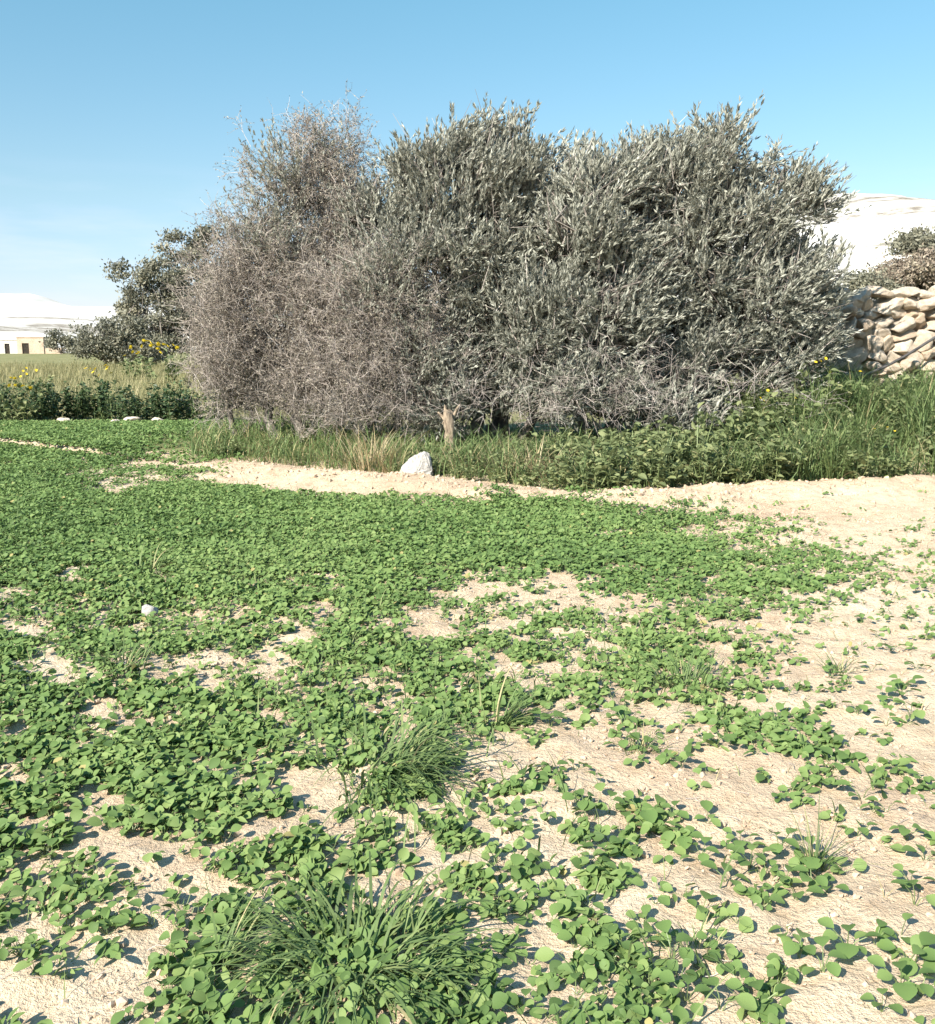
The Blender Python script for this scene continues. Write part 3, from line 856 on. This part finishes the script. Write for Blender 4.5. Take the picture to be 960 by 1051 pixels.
olive(505, 470, 14.2, [(470, 205, 80, 80), (545, 195, 62, 65), (440, 290, 75, 85), (530, 300, 85, 95), (598, 205, 26, 48), (460, 148, 34, 34), (520, 150, 40, 34), (410, 190, 36, 34),
                       (395, 230, 44, 64), (385, 300, 44, 64), (575, 185, 46, 56), (600, 230, 40, 70), (430, 175, 40, 44), (545, 350, 70, 70), (480, 385, 95, 62), (570, 390, 85, 62), (500, 420, 90, 40, -0.4), (585, 290, 50, 85), (500, 250, 95, 90)],
      250, 42, (0.32, 0, 0.1), 'tall silvery olive tree in the middle of the clump', [(-0.35, 0, 0.9, 0.11), (0.25, 0.1, 1.0, 0.12), (0.8, -0.2, 0.8, 0.08)],
      [(440, 400, 80, 40, -1.0), (540, 410, 90, 35, -1.0)], seed=21)
olive(715, 470, 14.0, [(710, 195, 62, 68), (706, 148, 36, 36), (745, 155, 36, 38), (775, 215, 60, 66), (655, 190, 40, 58), (690, 170, 40, 46), (672, 240, 40, 50), (700, 300, 75, 90), (790, 305, 72, 85), (845, 285, 38, 40), (735, 395, 95, 58), (690, 425, 80, 38, -0.4),
                       (810, 365, 55, 55), (655, 320, 45, 85), (820, 215, 30, 36), (798, 175, 28, 32), (750, 260, 90, 90), (700, 360, 80, 60)],
      225, 42, (0.42, 0, 0.08), 'dense silver-green olive tree at the right, leaves swept to the right', [(-0.4, 0, 0.7, 0.10), (0.2, 0.1, 0.9, 0.13), (0.7, -0.2, 0.7, 0.09)],
      [(650, 400, 80, 40, -0.9), (740, 410, 90, 40, -0.9)], seed=22)
olive(612, 470, 13.4, [(600, 250, 48, 60), (610, 330, 60, 75), (612, 200, 34, 50), (560, 330, 46, 70), (580, 400, 55, 45), (640, 405, 55, 42), (640, 280, 40, 75), (625, 245, 34, 50)],
      110, 40, (0.30, 0, 0.12), 'smaller pale olive tree between the two large ones', [(-0.1, 0, 0.8, 0.07), (0.3, 0.1, 0.7, 0.06)],
      [(590, 330, 60, 60, -0.3), (620, 400, 80, 45, -0.3)], seed=23)

def dry_tree(px, Y, lobes, nclump, per, label, stems, leaf_per=5, green=None, seed=1):
    global RNG
    RNG = np.random.default_rng(seed)
    g = at_depth(px, HOR, Y); root = np.array([g[0], Y, float(H0(g[0], Y))])
    e = tag(link('dry_tree', None, None, root), label, 'tree', 'dry twiggy trees of the clump')
    lb = lobes_px(lobes, Y, 0.85, root)
    P, D = clump_centres(lb, nclump, 0.35, 0.95)
    tm = MB(); skeleton(tm, root, stems, P, D, 0.09, 6)
    tm.build('trunk', M['bark'], e, True)
    tw = MB(); lf = MB()
    twiggy(tw, P, D, per, 0.22, (0.12, 0, 0.15), 0.42, 8, 0.3, 0.6, 0.0038, lf, leaf_per, 0.034)
    tw.build('twigs', M['dead'], e)
    lf.build('dry_leaves', M['deadleaf'], e)
    if green:
        gm2 = MB(); P2, D2 = clump_centres(lobes_px(green, Y, 0.85, root), 70)
        leafy(gm2, P2, D2, 18, 0.17, (0.1, 0, 0.2), 0.36, 20, 0.06, 0.3)
        gm2.build('green_shoots', M['olive'], e)
dry_tree(300, 14.6, [(300, 195, 46, 52), (346, 165, 22, 28), (276, 270, 50, 58), (242, 300, 36, 48), (315, 310, 60, 70), (358, 235, 32, 62), (352, 300, 50, 70), (250, 278, 34, 46), (240, 330, 36, 56), (252, 370, 42, 48), (320, 385, 60, 42), (300, 145, 18, 28), (330, 160, 30, 34), (300, 415, 55, 36), (345, 410, 40, 40)],
         200, 20, 'tall grey-brown half-dead tree at the left end of the clump', [(-0.5, 0, 0.8, 0.07), (0.1, 0.1, 1.0, 0.08), (0.5, -0.2, 0.8, 0.06)], 5,
         [(305, 185, 50, 50), (340, 165, 30, 36), (290, 250, 60, 60), (355, 250, 34, 60), (330, 320, 60, 60)], seed=31)
dry_tree(395, 13.7, [(395, 310, 42, 62), (385, 370, 62, 58), (430, 350, 40, 60), (350, 330, 36, 52), (390, 415, 60, 42), (440, 405, 34, 46)], 105, 18,
         'brown leafless shrubby tree in front of the middle olive', [(-0.3, 0, 0.6, 0.05), (0.2, 0.1, 0.7, 0.05)], 5, [(400, 300, 50, 60), (430, 360, 60, 70), (410, 260, 40, 40)], seed=32)
dry_tree(240, 15.2, [(228, 330, 22, 50), (246, 375, 34, 46), (228, 380, 22, 40), (265, 390, 36, 40), (245, 405, 34, 34)], 66, 16,
         'low pale twiggy bush at the far left foot of the clump', [(-0.1, 0, 0.5, 0.05), (0.2, 0.1, 0.6, 0.04)], 4, seed=33)

# trees farther off
RNG = np.random.default_rng(99)
def far_tree(name, px, Y, lobes, n, per, lsize, mat, label, cat, group, zr=0.0, tr=0.22, spread=0.35):
    g = at_depth(px, HOR, Y); root = np.array([g[0], Y, zr])
    e = tag(link(name, None, None, root), label, cat, group)
    lb = lobes_px(lobes, Y, 0.9, root, (0, 0))
    P, D = clump_centres(lb, n, 0.4, 1.0)
    tm = MB()
    ctr = np.mean(P, 0)
    b = np.array([0, 0, max(0.3, P[:, 2].min() * 0.8)])
    branch(tm, (0, 0, -0.3), b, tr * 1.2, tr * 0.8, 0.3, 8, 6)
    for q in range(len(P)):
        branch(tm, b, P[q], tr * 0.35, tr * 0.07, 0.6, 4, 5, 0.05)
    tm.build('trunk', M['bark'], e, True)
    cm = MB()
    idx = np.repeat(np.arange(len(P)), per); m = len(idx)
    p = P[idx] + RNG.normal(size=(m, 3)) * spread * np.array([[1.2, 1.2, 0.75]])
    sz = lsize * RNG.uniform(0.6, 1.3, m)
    X, Yv, Z = leaf_frame(rand_dirs(m) + np.array([[0.2, 0, .2]]), rand_dirs(m), sz, sz * 0.5)
    cm.inst(DIAMOND[0], DIAMOND[1], p, X, Yv, Z, np.clip(0.5 + 0.2 * RNG.normal(size=len(P))[idx] + 0.2 * RNG.normal(size=m), 0, 1))
    cm.build('crown', mat, e)
GB = 'dark trees beyond the grassland'
far_tree('dark_tree', 158, 80, [(150, 325, 32, 32), (165, 290, 26, 26), (128, 280, 14, 9), (142, 298, 13, 18), (175, 330, 30, 32), (160, 355, 34, 16)], 64, 250, 0.28, M['far_leaf'], 'dark tree beyond the grassland with one branch reaching left', 'tree', GB)
far_tree('dark_tree', 205, 84, [(195, 262, 30, 14), (180, 246, 14, 6), (215, 244, 18, 8), (205, 300, 36, 36), (215, 335, 36, 30)], 50, 230, 0.28, M['far_leaf'], 'taller dark tree showing just left of the dry tree', 'tree', GB)
far_tree('dark_bush', 108, 74, [(105, 345, 24, 16), (125, 340, 22, 20), (95, 354, 14, 12), (115, 360, 30, 12), (140, 358, 26, 12)], 56, 200, 0.24, M['far_leaf'], 'rounded dark bush left of the far dark trees', 'bush', GB, tr=0.12)
far_tree('dark_bush', 62, 185, [(58, 352, 10, 6), (70, 353, 9, 8), (80, 356, 8, 6)], 22, 130, 0.5, M['far_leaf'], 'small dark bush against the tan farm building', 'bush', GB, tr=0.15, spread=0.5)
far_tree('brown_bush', 935, 27, [(938, 284, 30, 14), (912, 290, 20, 9), (962, 278, 26, 16), (985, 285, 30, 20)], 60, 420, 0.10, M['brown_leaf'], 'brown dry bush rising behind the stone wall', 'bush', 'bushes behind the stone wall', zr=0.3, tr=0.08, spread=0.16)
far_tree('green_bush', 893, 24, [(892, 290, 16, 9), (905, 296, 12, 7), (880, 292, 10, 7)], 20, 200, 0.08, M['far_leaf'], 'olive-green bush between the right olive tree and the stone wall', 'bush', 'bushes behind the stone wall', zr=0.3, tr=0.06, spread=0.13)
# a lone tree on the slope of the right hill
ty = next((yy for yy in np.arange(155, 420, 1.0) if CAMZ + (HOR - 258) / F * yy < hr((940 - CX) / F * yy, yy)), 300.0)
far_tree('dark_tree', 940, ty, [(940, 251, 13, 6), (951, 250, 8, 4), (930, 252, 6, 3)], 26, 130, 0.02 * ty / 4.5, M['far_leaf'], 'small dark spreading tree alone on the slope of the white hill', 'tree', None, zr=hr((940 - CX) / F * ty, ty), tr=0.3, spread=0.006 * ty)

# ------------------------------------------------------------------ stump, stones
def rock_mesh(name, mat, size, seed, sub=3, box=0.6, rough=0.14, facets=0):
    import bmesh
    bm = bmesh.new(); bmesh.ops.create_icosphere(bm, subdivisions=sub, radius=1.0)
    V = np.array([v.co[:] for v in bm.verts]); Fv = np.array([[v.index for v in f.verts] for f in bm.faces]); bm.free()
    rs = np.random.default_rng(seed)
    V = np.sign(V) * np.abs(V) ** box                      # blocky
    for _ in range(facets):                                # chop flat faces
        nrm = norm(rs.normal(size=3)); d = rs.uniform(0.5, 0.85)
        s = V @ nrm; V = V - np.maximum(s - d, 0)[:, None] * nrm
    ph_ = rs.uniform(0, 9, 6)
    bumpv = (np.sin(V[:, 0] * 2.3 + ph_[0]) + np.sin(V[:, 1] * 2.9 + ph_[1]) + np.sin(V[:, 2] * 2.6 + ph_[2])) / 3 + 0.5 * (np.sin(V[:, 0] * 6 + V[:, 2] * 5 + ph_[3]) * np.sin(V[:, 1] * 7 + ph_[4]))
    V = V * (1 + rough * bumpv)[:, None]
    V = V * np.asarray(size)[None]
    return mesh_np(name, V, [Fv], mat, None, True)

# pale weathered stump between dry tree and olive
g = on_ground(460, 478); z = float(H0(g[0], g[1]))
sb = MB()
hh = np.linspace(-0.1, 0.62, 9)
tube(sb, np.stack([0.02 * np.sin(hh * 5), 0.02 * np.cos(hh * 4), hh], -1), np.array([.125, .105, .09, .085, .085, .09, .088, .08, .06]) * 0.85, 10)
V = sb.V[0]; V += RNG.normal(size=V.shape) * 0.015; V[-10:, 2] += RNG.uniform(-0.07, 0.09, 10)
e = tag(link('tree_stump', None, None, (g[0], g[1], z)), 'pale broken tree stump standing right of the white boulder', 'stump')
sb.build('trunk', M['pale_bark'], e, True)
sb = MB(); branch(sb, (0.02, 0, 0.45), (0.16, -0.05, 0.70), 0.035, 0.015, 0.4, 7, 4); branch(sb, (-0.02, 0, 0.45), (-0.13, -0.03, 0.60), 0.03, 0.012, 0.4, 7, 4)
sb.build('branch_stub', M['pale_bark'], e, True)

def stone(name, px, py, w, h, mat, label, cat, group=None, seed=1, fac=9, zoff=0.3, box=0.7):
    g = on_ground(px, py); z = float(H(g[0], g[1]))
    s = np.linalg.norm(g - np.array([0, 0, CAMZ])) / F
    o = link(name, rock_mesh(name, mat, (w * s / 2, w * s / 2 * 0.8, h * s / 2), seed, 3, box, 0.10, fac), None, (g[0], g[1], z + h * s / 2 * (1 - zoff)), (0, 0, seed))
    return tag(o, label, cat, group)
import bmesh
def hull_rock(name, pts, mat, scale, seed):
    """angular block: convex hull of the given corners, chipped edges, rough faces"""
    bm = bmesh.new()
    for p in pts: bm.verts.new(p)
    bmesh.ops.convex_hull(bm, input=bm.verts)
    bmesh.ops.delete(bm, geom=[v for v in bm.verts if not v.link_faces], context='VERTS')
    bmesh.ops.bevel(bm, geom=bm.edges[:], offset=0.05, segments=1, affect='EDGES', profile=0.5)
    bmesh.ops.triangulate(bm, faces=bm.faces[:])
    bmesh.ops.subdivide_edges(bm, edges=bm.edges[:], cuts=2, use_grid_fill=True)
    rs = random.Random(seed)
    for v in bm.verts: v.co += v.normal * rs.uniform(-0.022, 0.022)
    for v in bm.verts: v.co *= scale
    for f in bm.faces: f.smooth = False
    me = bpy.data.meshes.new(name); bm.to_mesh(me); bm.free(); me.materials.append(mat)
    return me
g = on_ground(428, 494); sc_ = np.linalg.norm(g - np.array([0, 0, CAMZ])) / F * 34
me = hull_rock('boulder', [(-.55, -.2, -.2), (.45, -.35, -.25), (.5, .3, -.2), (-.4, .35, -.2), (-.5, -.1, .12), (-.12, -.22, .50), (.22, -.28, .70), (.42, -.15, .60), (.48, -.32, .1), (.2, .3, .55), (-.3, .3, .35), (.05, -.42, .05)], M['white_stone'], sc_, 5)
tag(link('boulder', me, None, (g[0], g[1], float(H(g[0], g[1])) + 0.03)), 'angular white boulder on the soil ridge below the olive trees', 'boulder')
stone('stone', 155, 628, 22, 14, M['white_stone'], 'small white stone lying in the crop at left', 'stone', seed=2)
for i, (px, py, w, h) in enumerate([(66, 438, 12, 7), (118, 439, 14, 7), (138, 438, 20, 8), (163, 437, 14, 8)]):
    stone('stone', px, py, w, h, M['stone'], 'low pale stone lying in the row at the foot of the bean plants', 'stone', 'stones at the foot of the bean row', seed=10 + i, fac=6)
for i, (px, py, w, h) in enumerate([(345, 420, 22, 20)]):
    g = at_depth(px, py, 17.5)
    o = link('boulder', rock_mesh('boulder', M['stone'], (0.24, 0.2, 0.34), 33, 3, 0.7, 0.1, 6), None, (g[0], g[1], 0.25)); tag(o, 'pinkish boulder half hidden behind the dry trees', 'boulder')

# ------------------------------------------------------------------ dry stone wall
WY = 15.6
wx0 = at_depth(838, 300, WY)[0]; wx1 = wx0 + 7.0
wz0, wz1 = 0.45, CAMZ + (HOR - 300) / F * WY
e = tag(link('stone_wall', None, None, (wx0, WY, wz0)), 'dry stone rubble wall of pale limestone at right behind the grass bank', 'wall')
cb = MB()
Hw = wz1 - wz0
cv = np.array([(0.15, -0.22, -0.3), (7, -0.22, -0.3), (7, 0.35, -0.3), (0.15, 0.35, -0.3), (0.3, -0.08, Hw - 0.3), (7, -0.08, Hw - 0.3), (7, 0.28, Hw - 0.3), (0.3, 0.28, Hw - 0.3)])
cb.add(cv, [np.array([[0, 1, 5, 4], [1, 2, 6, 5], [2, 3, 7, 6], [3, 0, 4, 7], [4, 5, 6, 7]])])
cb.build('rubble_fill', M['core'], e)
rocks = [rock_mesh('stone', M['stone'], (1.08, 1.08, 1.08), 50 + q, 4, 0.72 + 0.06 * (q % 4), 0.10, 8 + q % 4) for q in range(12)]
zc = 0.0; spots = []
while zc < Hw - 0.02:
    ch = random.uniform(0.12, 0.21)
    xq = random.uniform(-0.15, 0.1) + 0.12 * zc
    while xq < 7:
        w = random.uniform(0.16, 0.44)
        hh_ = ch * random.uniform(0.85, 1.25)
        yy = -0.34 + 0.10 * zc + random.uniform(-0.06, 0.05)
        spots.append((xq + w / 2, yy, zc + ch / 2 + random.uniform(-0.04, 0.04), random.uniform(-.2, .2), random.uniform(-.3, .3), random.uniform(-.25, .25) + random.choice((0, math.pi)),
                      w * 0.62, random.uniform(0.17, 0.26), hh_ * 0.70))
        xq += w * 0.95
    zc += ch * 0.92
spots.sort(key=lambda q: q[0] - (3 if q[2] > 0.45 else 0))
rest = MB()
for i, q in enumerate(spots):
    me = random.choice(rocks)
    if i < 99:
        link('stone', me, e, q[:3], q[3:6], q[6:9]); continue
    Vr = np.empty(len(me.vertices) * 3, np.float32); me.vertices.foreach_get('co', Vr); Vr = Vr.reshape(-1, 3) * np.array(q[6:9])
    Rm = np.array(Matrix.Rotation(q[5], 3, 'Z') @ Matrix.Rotation(q[4], 3, 'Y') @ Matrix.Rotation(q[3], 3, 'X'))
    Fr = np.array([p.vertices[:] for p in me.polygons])
    rest.add(Vr @ Rm.T + np.array(q[:3]), [Fr])
if rest.n: tag(rest.build('stones', M['stone'], e, True), kind='stuff')

# thin dark hose hanging over the wall
hp = [at_depth(838, 398, 14.75), at_depth(862, 393, 14.75), at_depth(885, 386, 14.8), at_depth(908, 377, 14.85), at_depth(932, 364, 14.9), at_depth(962, 345, 14.95), at_depth(1000, 322, 15.0), at_depth(1040, 296, 15.15), at_depth(1075, 288, 15.5), at_depth(1100, 300, 16.3)]
hp = np.array(hp); org = hp[0].copy(); hp = hp - org
tq = np.linspace(0, len(hp) - 1, 60); hs = np.stack([np.interp(tq, np.arange(len(hp)), hp[:, k]) for k in range(3)], -1)
for _ in range(6): hs[1:-1] = (hs[:-2] + 2 * hs[1:-1] + hs[2:]) / 4
hb = MB(); tube(hb, hs, np.full(60, 0.022), 8)
mh, t, p, o_ = nmat('black_hose'); nn = noise(t, 20, 3)
t.links.new(ramp(t, [(0.4, (0.03, 0.028, 0.028)), (0.6, (0.07, 0.065, 0.06))], nn.outputs['Fac']).outputs['Color'], p.inputs['Base Color']); p.inputs['Roughness'].default_value = 0.6
tag(hb.build('hose', mh, None, True, loc=org), 'thin dark hose slanting up across the face of the stone wall', 'hose')

# ------------------------------------------------------------------ farm building
BY = 200.0
def bx(mb, x0, x1, y0, y1, z0, z1):
    v = np.array([(x0, y0, z0), (x1, y0, z0), (x1, y1, z0), (x0, y1, z0), (x0, y0, z1), (x1, y0, z1), (x1, y1, z1), (x0, y1, z1)], float)
    mb.add(v, [np.array([[0, 3, 2, 1], [4, 5, 6, 7], [0, 1, 5, 4], [1, 2, 6, 5], [2, 3, 7, 6], [3, 0, 4, 7]])])
def wall_with_door(mb, x0, x1, z1, d0, d1, dz, y0=0.0, th=0.35):
    bx(mb, x0, d0, y0, y0 + th, -0.3, z1); bx(mb, d1, x1, y0, y0 + th, -0.3, z1); bx(mb, d0, d1, y0, y0 + th, dz, z1)
M['tan'] = rock_mat('tan_limestone_blocks', [(0.3, (0.38, 0.29, 0.21)), (0.6, (0.48, 0.38, 0.29))], 0.6, 0.0)
M['render_white'] = rock_mat('whitewashed_wall', [(0.3, (0.46, 0.42, 0.36)), (0.6, (0.55, 0.52, 0.47))], 0.6, 0.0)
M['door'] = rock_mat('dark_wood', [(0.3, (0.02, 0.018, 0.016)), (0.6, (0.05, 0.04, 0.03))], 3.0)
b0 = (4 - CX) / F * BY
e = tag(link('farm_building', None, None, (b0, BY, 0)), 'low flat-roofed tan stone farm building far off at left', 'building')
w = MB()
wall_with_door(w, 4.0, 9.4, 3.2, 5.0, 6.4, 2.1)
bx(w, 4.0, 4.35, 0.35, 6, -0.3, 3.2); bx(w, 9.05, 9.4, 0.35, 6, -0.3, 3.2); bx(w, 4.35, 9.05, 5.65, 6, -0.3, 3.2)
w.build('wall', M['tan'], e)
w = MB(); bx(w, 3.9, 9.5, -0.1, 6.1, 3.203, 3.42); w.build('roof', M['tan'], e)
w = MB(); bx(w, 5.0, 6.4, 0.2, 0.28, 0, 2.1); w.build('door', M['door'], e)
w = MB(); wall_with_door(w, -2.0, 3.996, 2.7, 1.3, 2.3, 2.0, 0.4); bx(w, -2, -1.65, 0.75, 5, -0.3, 2.7); bx(w, -1.65, 3.996, 4.65, 5, -0.3, 2.7); bx(w, -2.05, 3.996, 0.3, 5.05, 2.703, 2.85)
w.build('side_room', M['render_white'], e)
w = MB(); bx(w, 1.3, 2.3, 0.6, 0.68, 0, 2.0); w.build('door', M['door'], e)
w = MB(); bx(w, 9.404, 13.0, 0.2, 0.6, -0.3, 1.15); w.build('yard_wall', M['tan'], e)

# ------------------------------------------------------------------ weeds, bean row, meadow
def plant(seed, nst, hgt, spread, leaf, wid, per, T, mat, lean=0.35):
    """leafy plant: several stems with leaves along them; returns (stem mesh, leaf mesh)"""
    sm = MB(); lm = MB()
    az = RNG.uniform(0, 6.28, nst); r = spread * np.sqrt(RNG.random(nst)) * 0.4
    root = np.stack([np.cos(az) * r, np.sin(az) * r, np.full(nst, -0.03)], -1)
    ln = RNG.uniform(0.05, lean, nst); h = hgt * RNG.uniform(0.55, 1.1, nst)
    tip = root + np.stack([np.cos(az) * np.tan(ln) * h, np.sin(az) * np.tan(ln) * h, h], -1)
    mid = (root + tip) / 2 + RNG.normal(size=(nst, 3)) * 0.03
    sticks(sm, root, mid, tip, 0.006, 0.003, RNG.random(nst))
    j = np.repeat(np.arange(nst), per); m = len(j); t = RNG.uniform(0.12, 1.02, m)[:, None]
    p = root[j] + (tip - root)[j] * t
    a = RNG.uniform(0, 6.28, m); el = RNG.uniform(-0.2, 0.9, m)
    d = np.stack([np.cos(a) * np.cos(el), np.sin(a) * np.cos(el), np.sin(el)], -1)
    sz = leaf * RNG.uniform(0.6, 1.3, m)
    X, Yv, Z = leaf_frame(d, np.array([[0, 0, 1.0]]) + RNG.normal(size=(m, 3)) * 0.4, sz, sz * wid)
    lm.inst(T[0], T[1], p, X, Yv, Z, np.clip(0.5 + 0.22 * RNG.normal(size=m), 0, 0.97))
    return sm.mesh('stem', M['stem']), lm.mesh('leaves', mat)

def put_plant(name, meshes, x, y, s, label, cat, group, z=None):
    e = link(name, None, None, (x, y, float(H(x, y)) if z is None else z), (0, 0, random.uniform(0, 6.28)), (s, s, s * random.uniform(0.85, 1.15)))
    link('stem', meshes[0], e); link('leaves', meshes[1], e)
    return tag(e, label, cat, group)

WEED = [plant(q, 12, 0.42, 0.3, 0.085, 1.0, 13, OVAL, M['weed'], 0.6) for q in range(5)]
WIDE = [plant(q, 14, 0.5, 0.5, 0.10, 1.2, 12, OVAL, M['weed'], 0.75) for q in range(3)]
BEAN = [plant(q, 16, 0.72, 0.6, 0.085, 1.2, 20, OVAL, M['bean'], 0.22) for q in range(4)]
# bean row at left
for i, px in enumerate(np.linspace(-70, 222, 27)):
    Yb = 20.3 + random.uniform(-0.5, 0.5)
    xb = (px + random.uniform(-6, 6) - CX) / F * Yb
    put_plant('bean_plant', BEAN[i % 4], xb, Yb, random.uniform(0.8, 1.15), 'dark green leafy bean plant in the row along the far left field edge', 'bean plant', 'bean plants in a row at the field edge')

def flower_mesh():
    b = MB()
    n = 9; a = np.arange(n) * 2 * math.pi / n
    d = np.stack([np.cos(a), np.sin(a), np.full(n, 0.25)], -1)
    X, Yv, Z = leaf_frame(d, np.tile([[0, 0, 1.0]], (n, 1)), np.full(n, 1.0), np.full(n, 0.55))
    b.inst(DIAMOND[0], DIAMOND[1], np.zeros((n, 3)), X, Yv, Z, RNG.random(n))
    b.inst(ICO[0], ICO[1], np.array([[0, 0, 0.05]]), np.array([[.3, 0, 0]]), np.array([[0, .3, 0]]), np.array([[0, 0, .15]]), np.array([0.0]))
    return b.mesh('flower', M['yellow'])
FL = flower_mesh()
def flowering(px, Yf, nfl, zt, s, label, fs=0.05, spread=0.3):
    xf = (px - CX) / F * Yf
    e = put_plant('flowering_plant', WIDE[random.randrange(3)], xf, Yf, s, label, 'flowering plant', 'yellow-flowered weeds')
    for q in range(nfl):
        link('flower', FL, e, (random.uniform(-spread, spread), random.uniform(-spread, spread), zt * random.uniform(0.75, 1.1)), (random.uniform(.2, 1.1), random.uniform(-.5, .5), random.uniform(-.6, .6)), (fs * .6,) * 3)
flowering(14, 19.4, 12, 0.60, 1.35, 'yellow-flowered weed at the left end of the bean row', 0.055)
flowering(107, 20.8, 9, 0.70, 1.4, 'yellow-flowered weed poking above the middle of the bean row', 0.055, 0.18)
flowering(170, 42.0, 15, 0.62, 2.6, 'yellow-flowered clump far out in the grassland at left', 0.07, 0.3)
flowering(142, 46.0, 10, 0.62, 2.0, 'smaller yellow-flowered clump out in the grassland left of the larger one', 0.07, 0.25)
flowering(38, 30.0, 6, 0.60, 1.3, 'sparse yellow-flowered weed in the grassland behind the bean row', 0.06)
flowering(812, 12.6, 5, 0.55, 1.2, 'small yellow-flowered weed between the right olive and the grass bank', 0.035)
flowering(845, 13.2, 5, 0.55, 1.3, 'yellow-flowered weed at the top of the grass bank below the wall', 0.035)
flowering(895, 11.6, 4, 0.55, 1.0, 'yellow-flowered weed low on the grass bank', 0.03)

# weeds below the trees and on the bank
GWT, GWB = 'leafy weeds below the olive trees', 'leafy weeds on the bank below the stone wall'
pts = []
for _ in range(900):
    px, py = random.uniform(440, 815), random.uniform(470, 503)
    g = on_ground(px, py, 0.08)
    d, s_ = ridge_dist(np.array([g[0]]), np.array([g[1]]))
    if s_[0] < 0 or d[0] < 0.38: continue
    if all((g[0] - q[0]) ** 2 + (g[1] - q[1]) ** 2 > 0.26 ** 2 for q in pts): pts.append(g)
for _ in range(500):
    px, py = random.uniform(205, 440), random.uniform(440, 484)
    g = on_ground(px, py, 0.08)
    d, s_ = ridge_dist(np.array([g[0]]), np.array([g[1]]))
    if s_[0] < 0 or d[0] < 0.5: continue
    if len(pts) < 125 and all((g[0] - q[0]) ** 2 + (g[1] - q[1]) ** 2 > 0.34 ** 2 for q in pts): pts.append(g)
for g in pts:
    big = 0.55 + 0.5 * min(1, max(0, (g[0] - 0.2) / 1.5))
    put_plant('weed_plant', random.choice(WEED + WIDE[:1]), g[0], g[1], big * random.uniform(0.75, 1.15), 'green leafy weed in the undergrowth below the olive trees', 'weed', GWT)
pts = []
for _ in range(900):
    g = (random.uniform(2.9, 8.5), random.uniform(10.7, 14.6))
    if g[0] < 0.31 * g[1] - 0.3: continue
    d, s_ = ridge_dist(np.array([g[0]]), np.array([g[1]]))
    if s_[0] < 0 or d[0] < 0.35: continue
    if all((g[0] - q[0]) ** 2 + (g[1] - q[1]) ** 2 > 0.42 ** 2 for q in pts): pts.append(g)
for g in pts[:110]:
    put_plant('weed_plant', random.choice(WIDE + WEED[:2]), g[0], g[1], random.uniform(0.65, 1.0), 'green leafy weed on the bank below the stone wall', 'weed', GWB)

# rank grass of the bank and below the trees
def grass_area(name, n, test, length, width, mat, label, lean=0.3, droop=0.9, box=(-9, 9, 10.5, 17), dryp=0.04):
    x = RNG.uniform(box[0], box[1], n); y = RNG.uniform(box[2], box[3], n)
    k = test(x, y); x, y = x[k], y[k]; n = len(x)
    b = MB()
    cl = 0.25 + 1.5 * sstep(0.25, 0.75, fbm(x * 2.5, y * 2.5, 23, 3))
    blades(b, np.stack([x, y, H(x, y) - 0.02], -1), length * cl * RNG.uniform(0.6, 1.2, n), width * RNG.uniform(0.7, 1.3, n), np.abs(RNG.normal(size=n)) * lean, np.where(RNG.random(n) < dryp, 1.0, np.clip(0.5 + 0.22 * RNG.normal(size=n), 0, .95)), 5, droop)
    return tag(b.build(name, mat), label, 'grass', kind='stuff')
def behind(x, y, lo=0.45):
    d, s = ridge_dist(x, y); return (s > 0) & (d > lo)
grass_area('bank_grass', 26000, lambda x, y: behind(x, y, 0.4) & (x > 0.29 * y - 0.3), 0.52, 0.012, M['grass'], 'rank green grass on the bank below the stone wall', box=(2.6, 9.0, 10.4, 15.3), lean=0.55, droop=1.3)
grass_area('undergrowth_grass', 30000, lambda x, y: behind(x, y, 0.5) & (x > -0.285 * y) & (x < 0.30 * y), 0.34, 0.011, M['grass'], 'short green grass and weeds growing below the trees', box=(-4.5, 4.6, 10.0, 16.0), dryp=0.14, lean=0.6, droop=1.4)
grass_area('meadow_grass', 60000, lambda x, y: (x < -0.16 * y + 2) & (x > -0.56 * y), 0.42, 0.020, M['meadow'], 'rough yellow-green grass of the meadow behind the bean row', box=(-42, 0, 20.6, 75), lean=0.3)
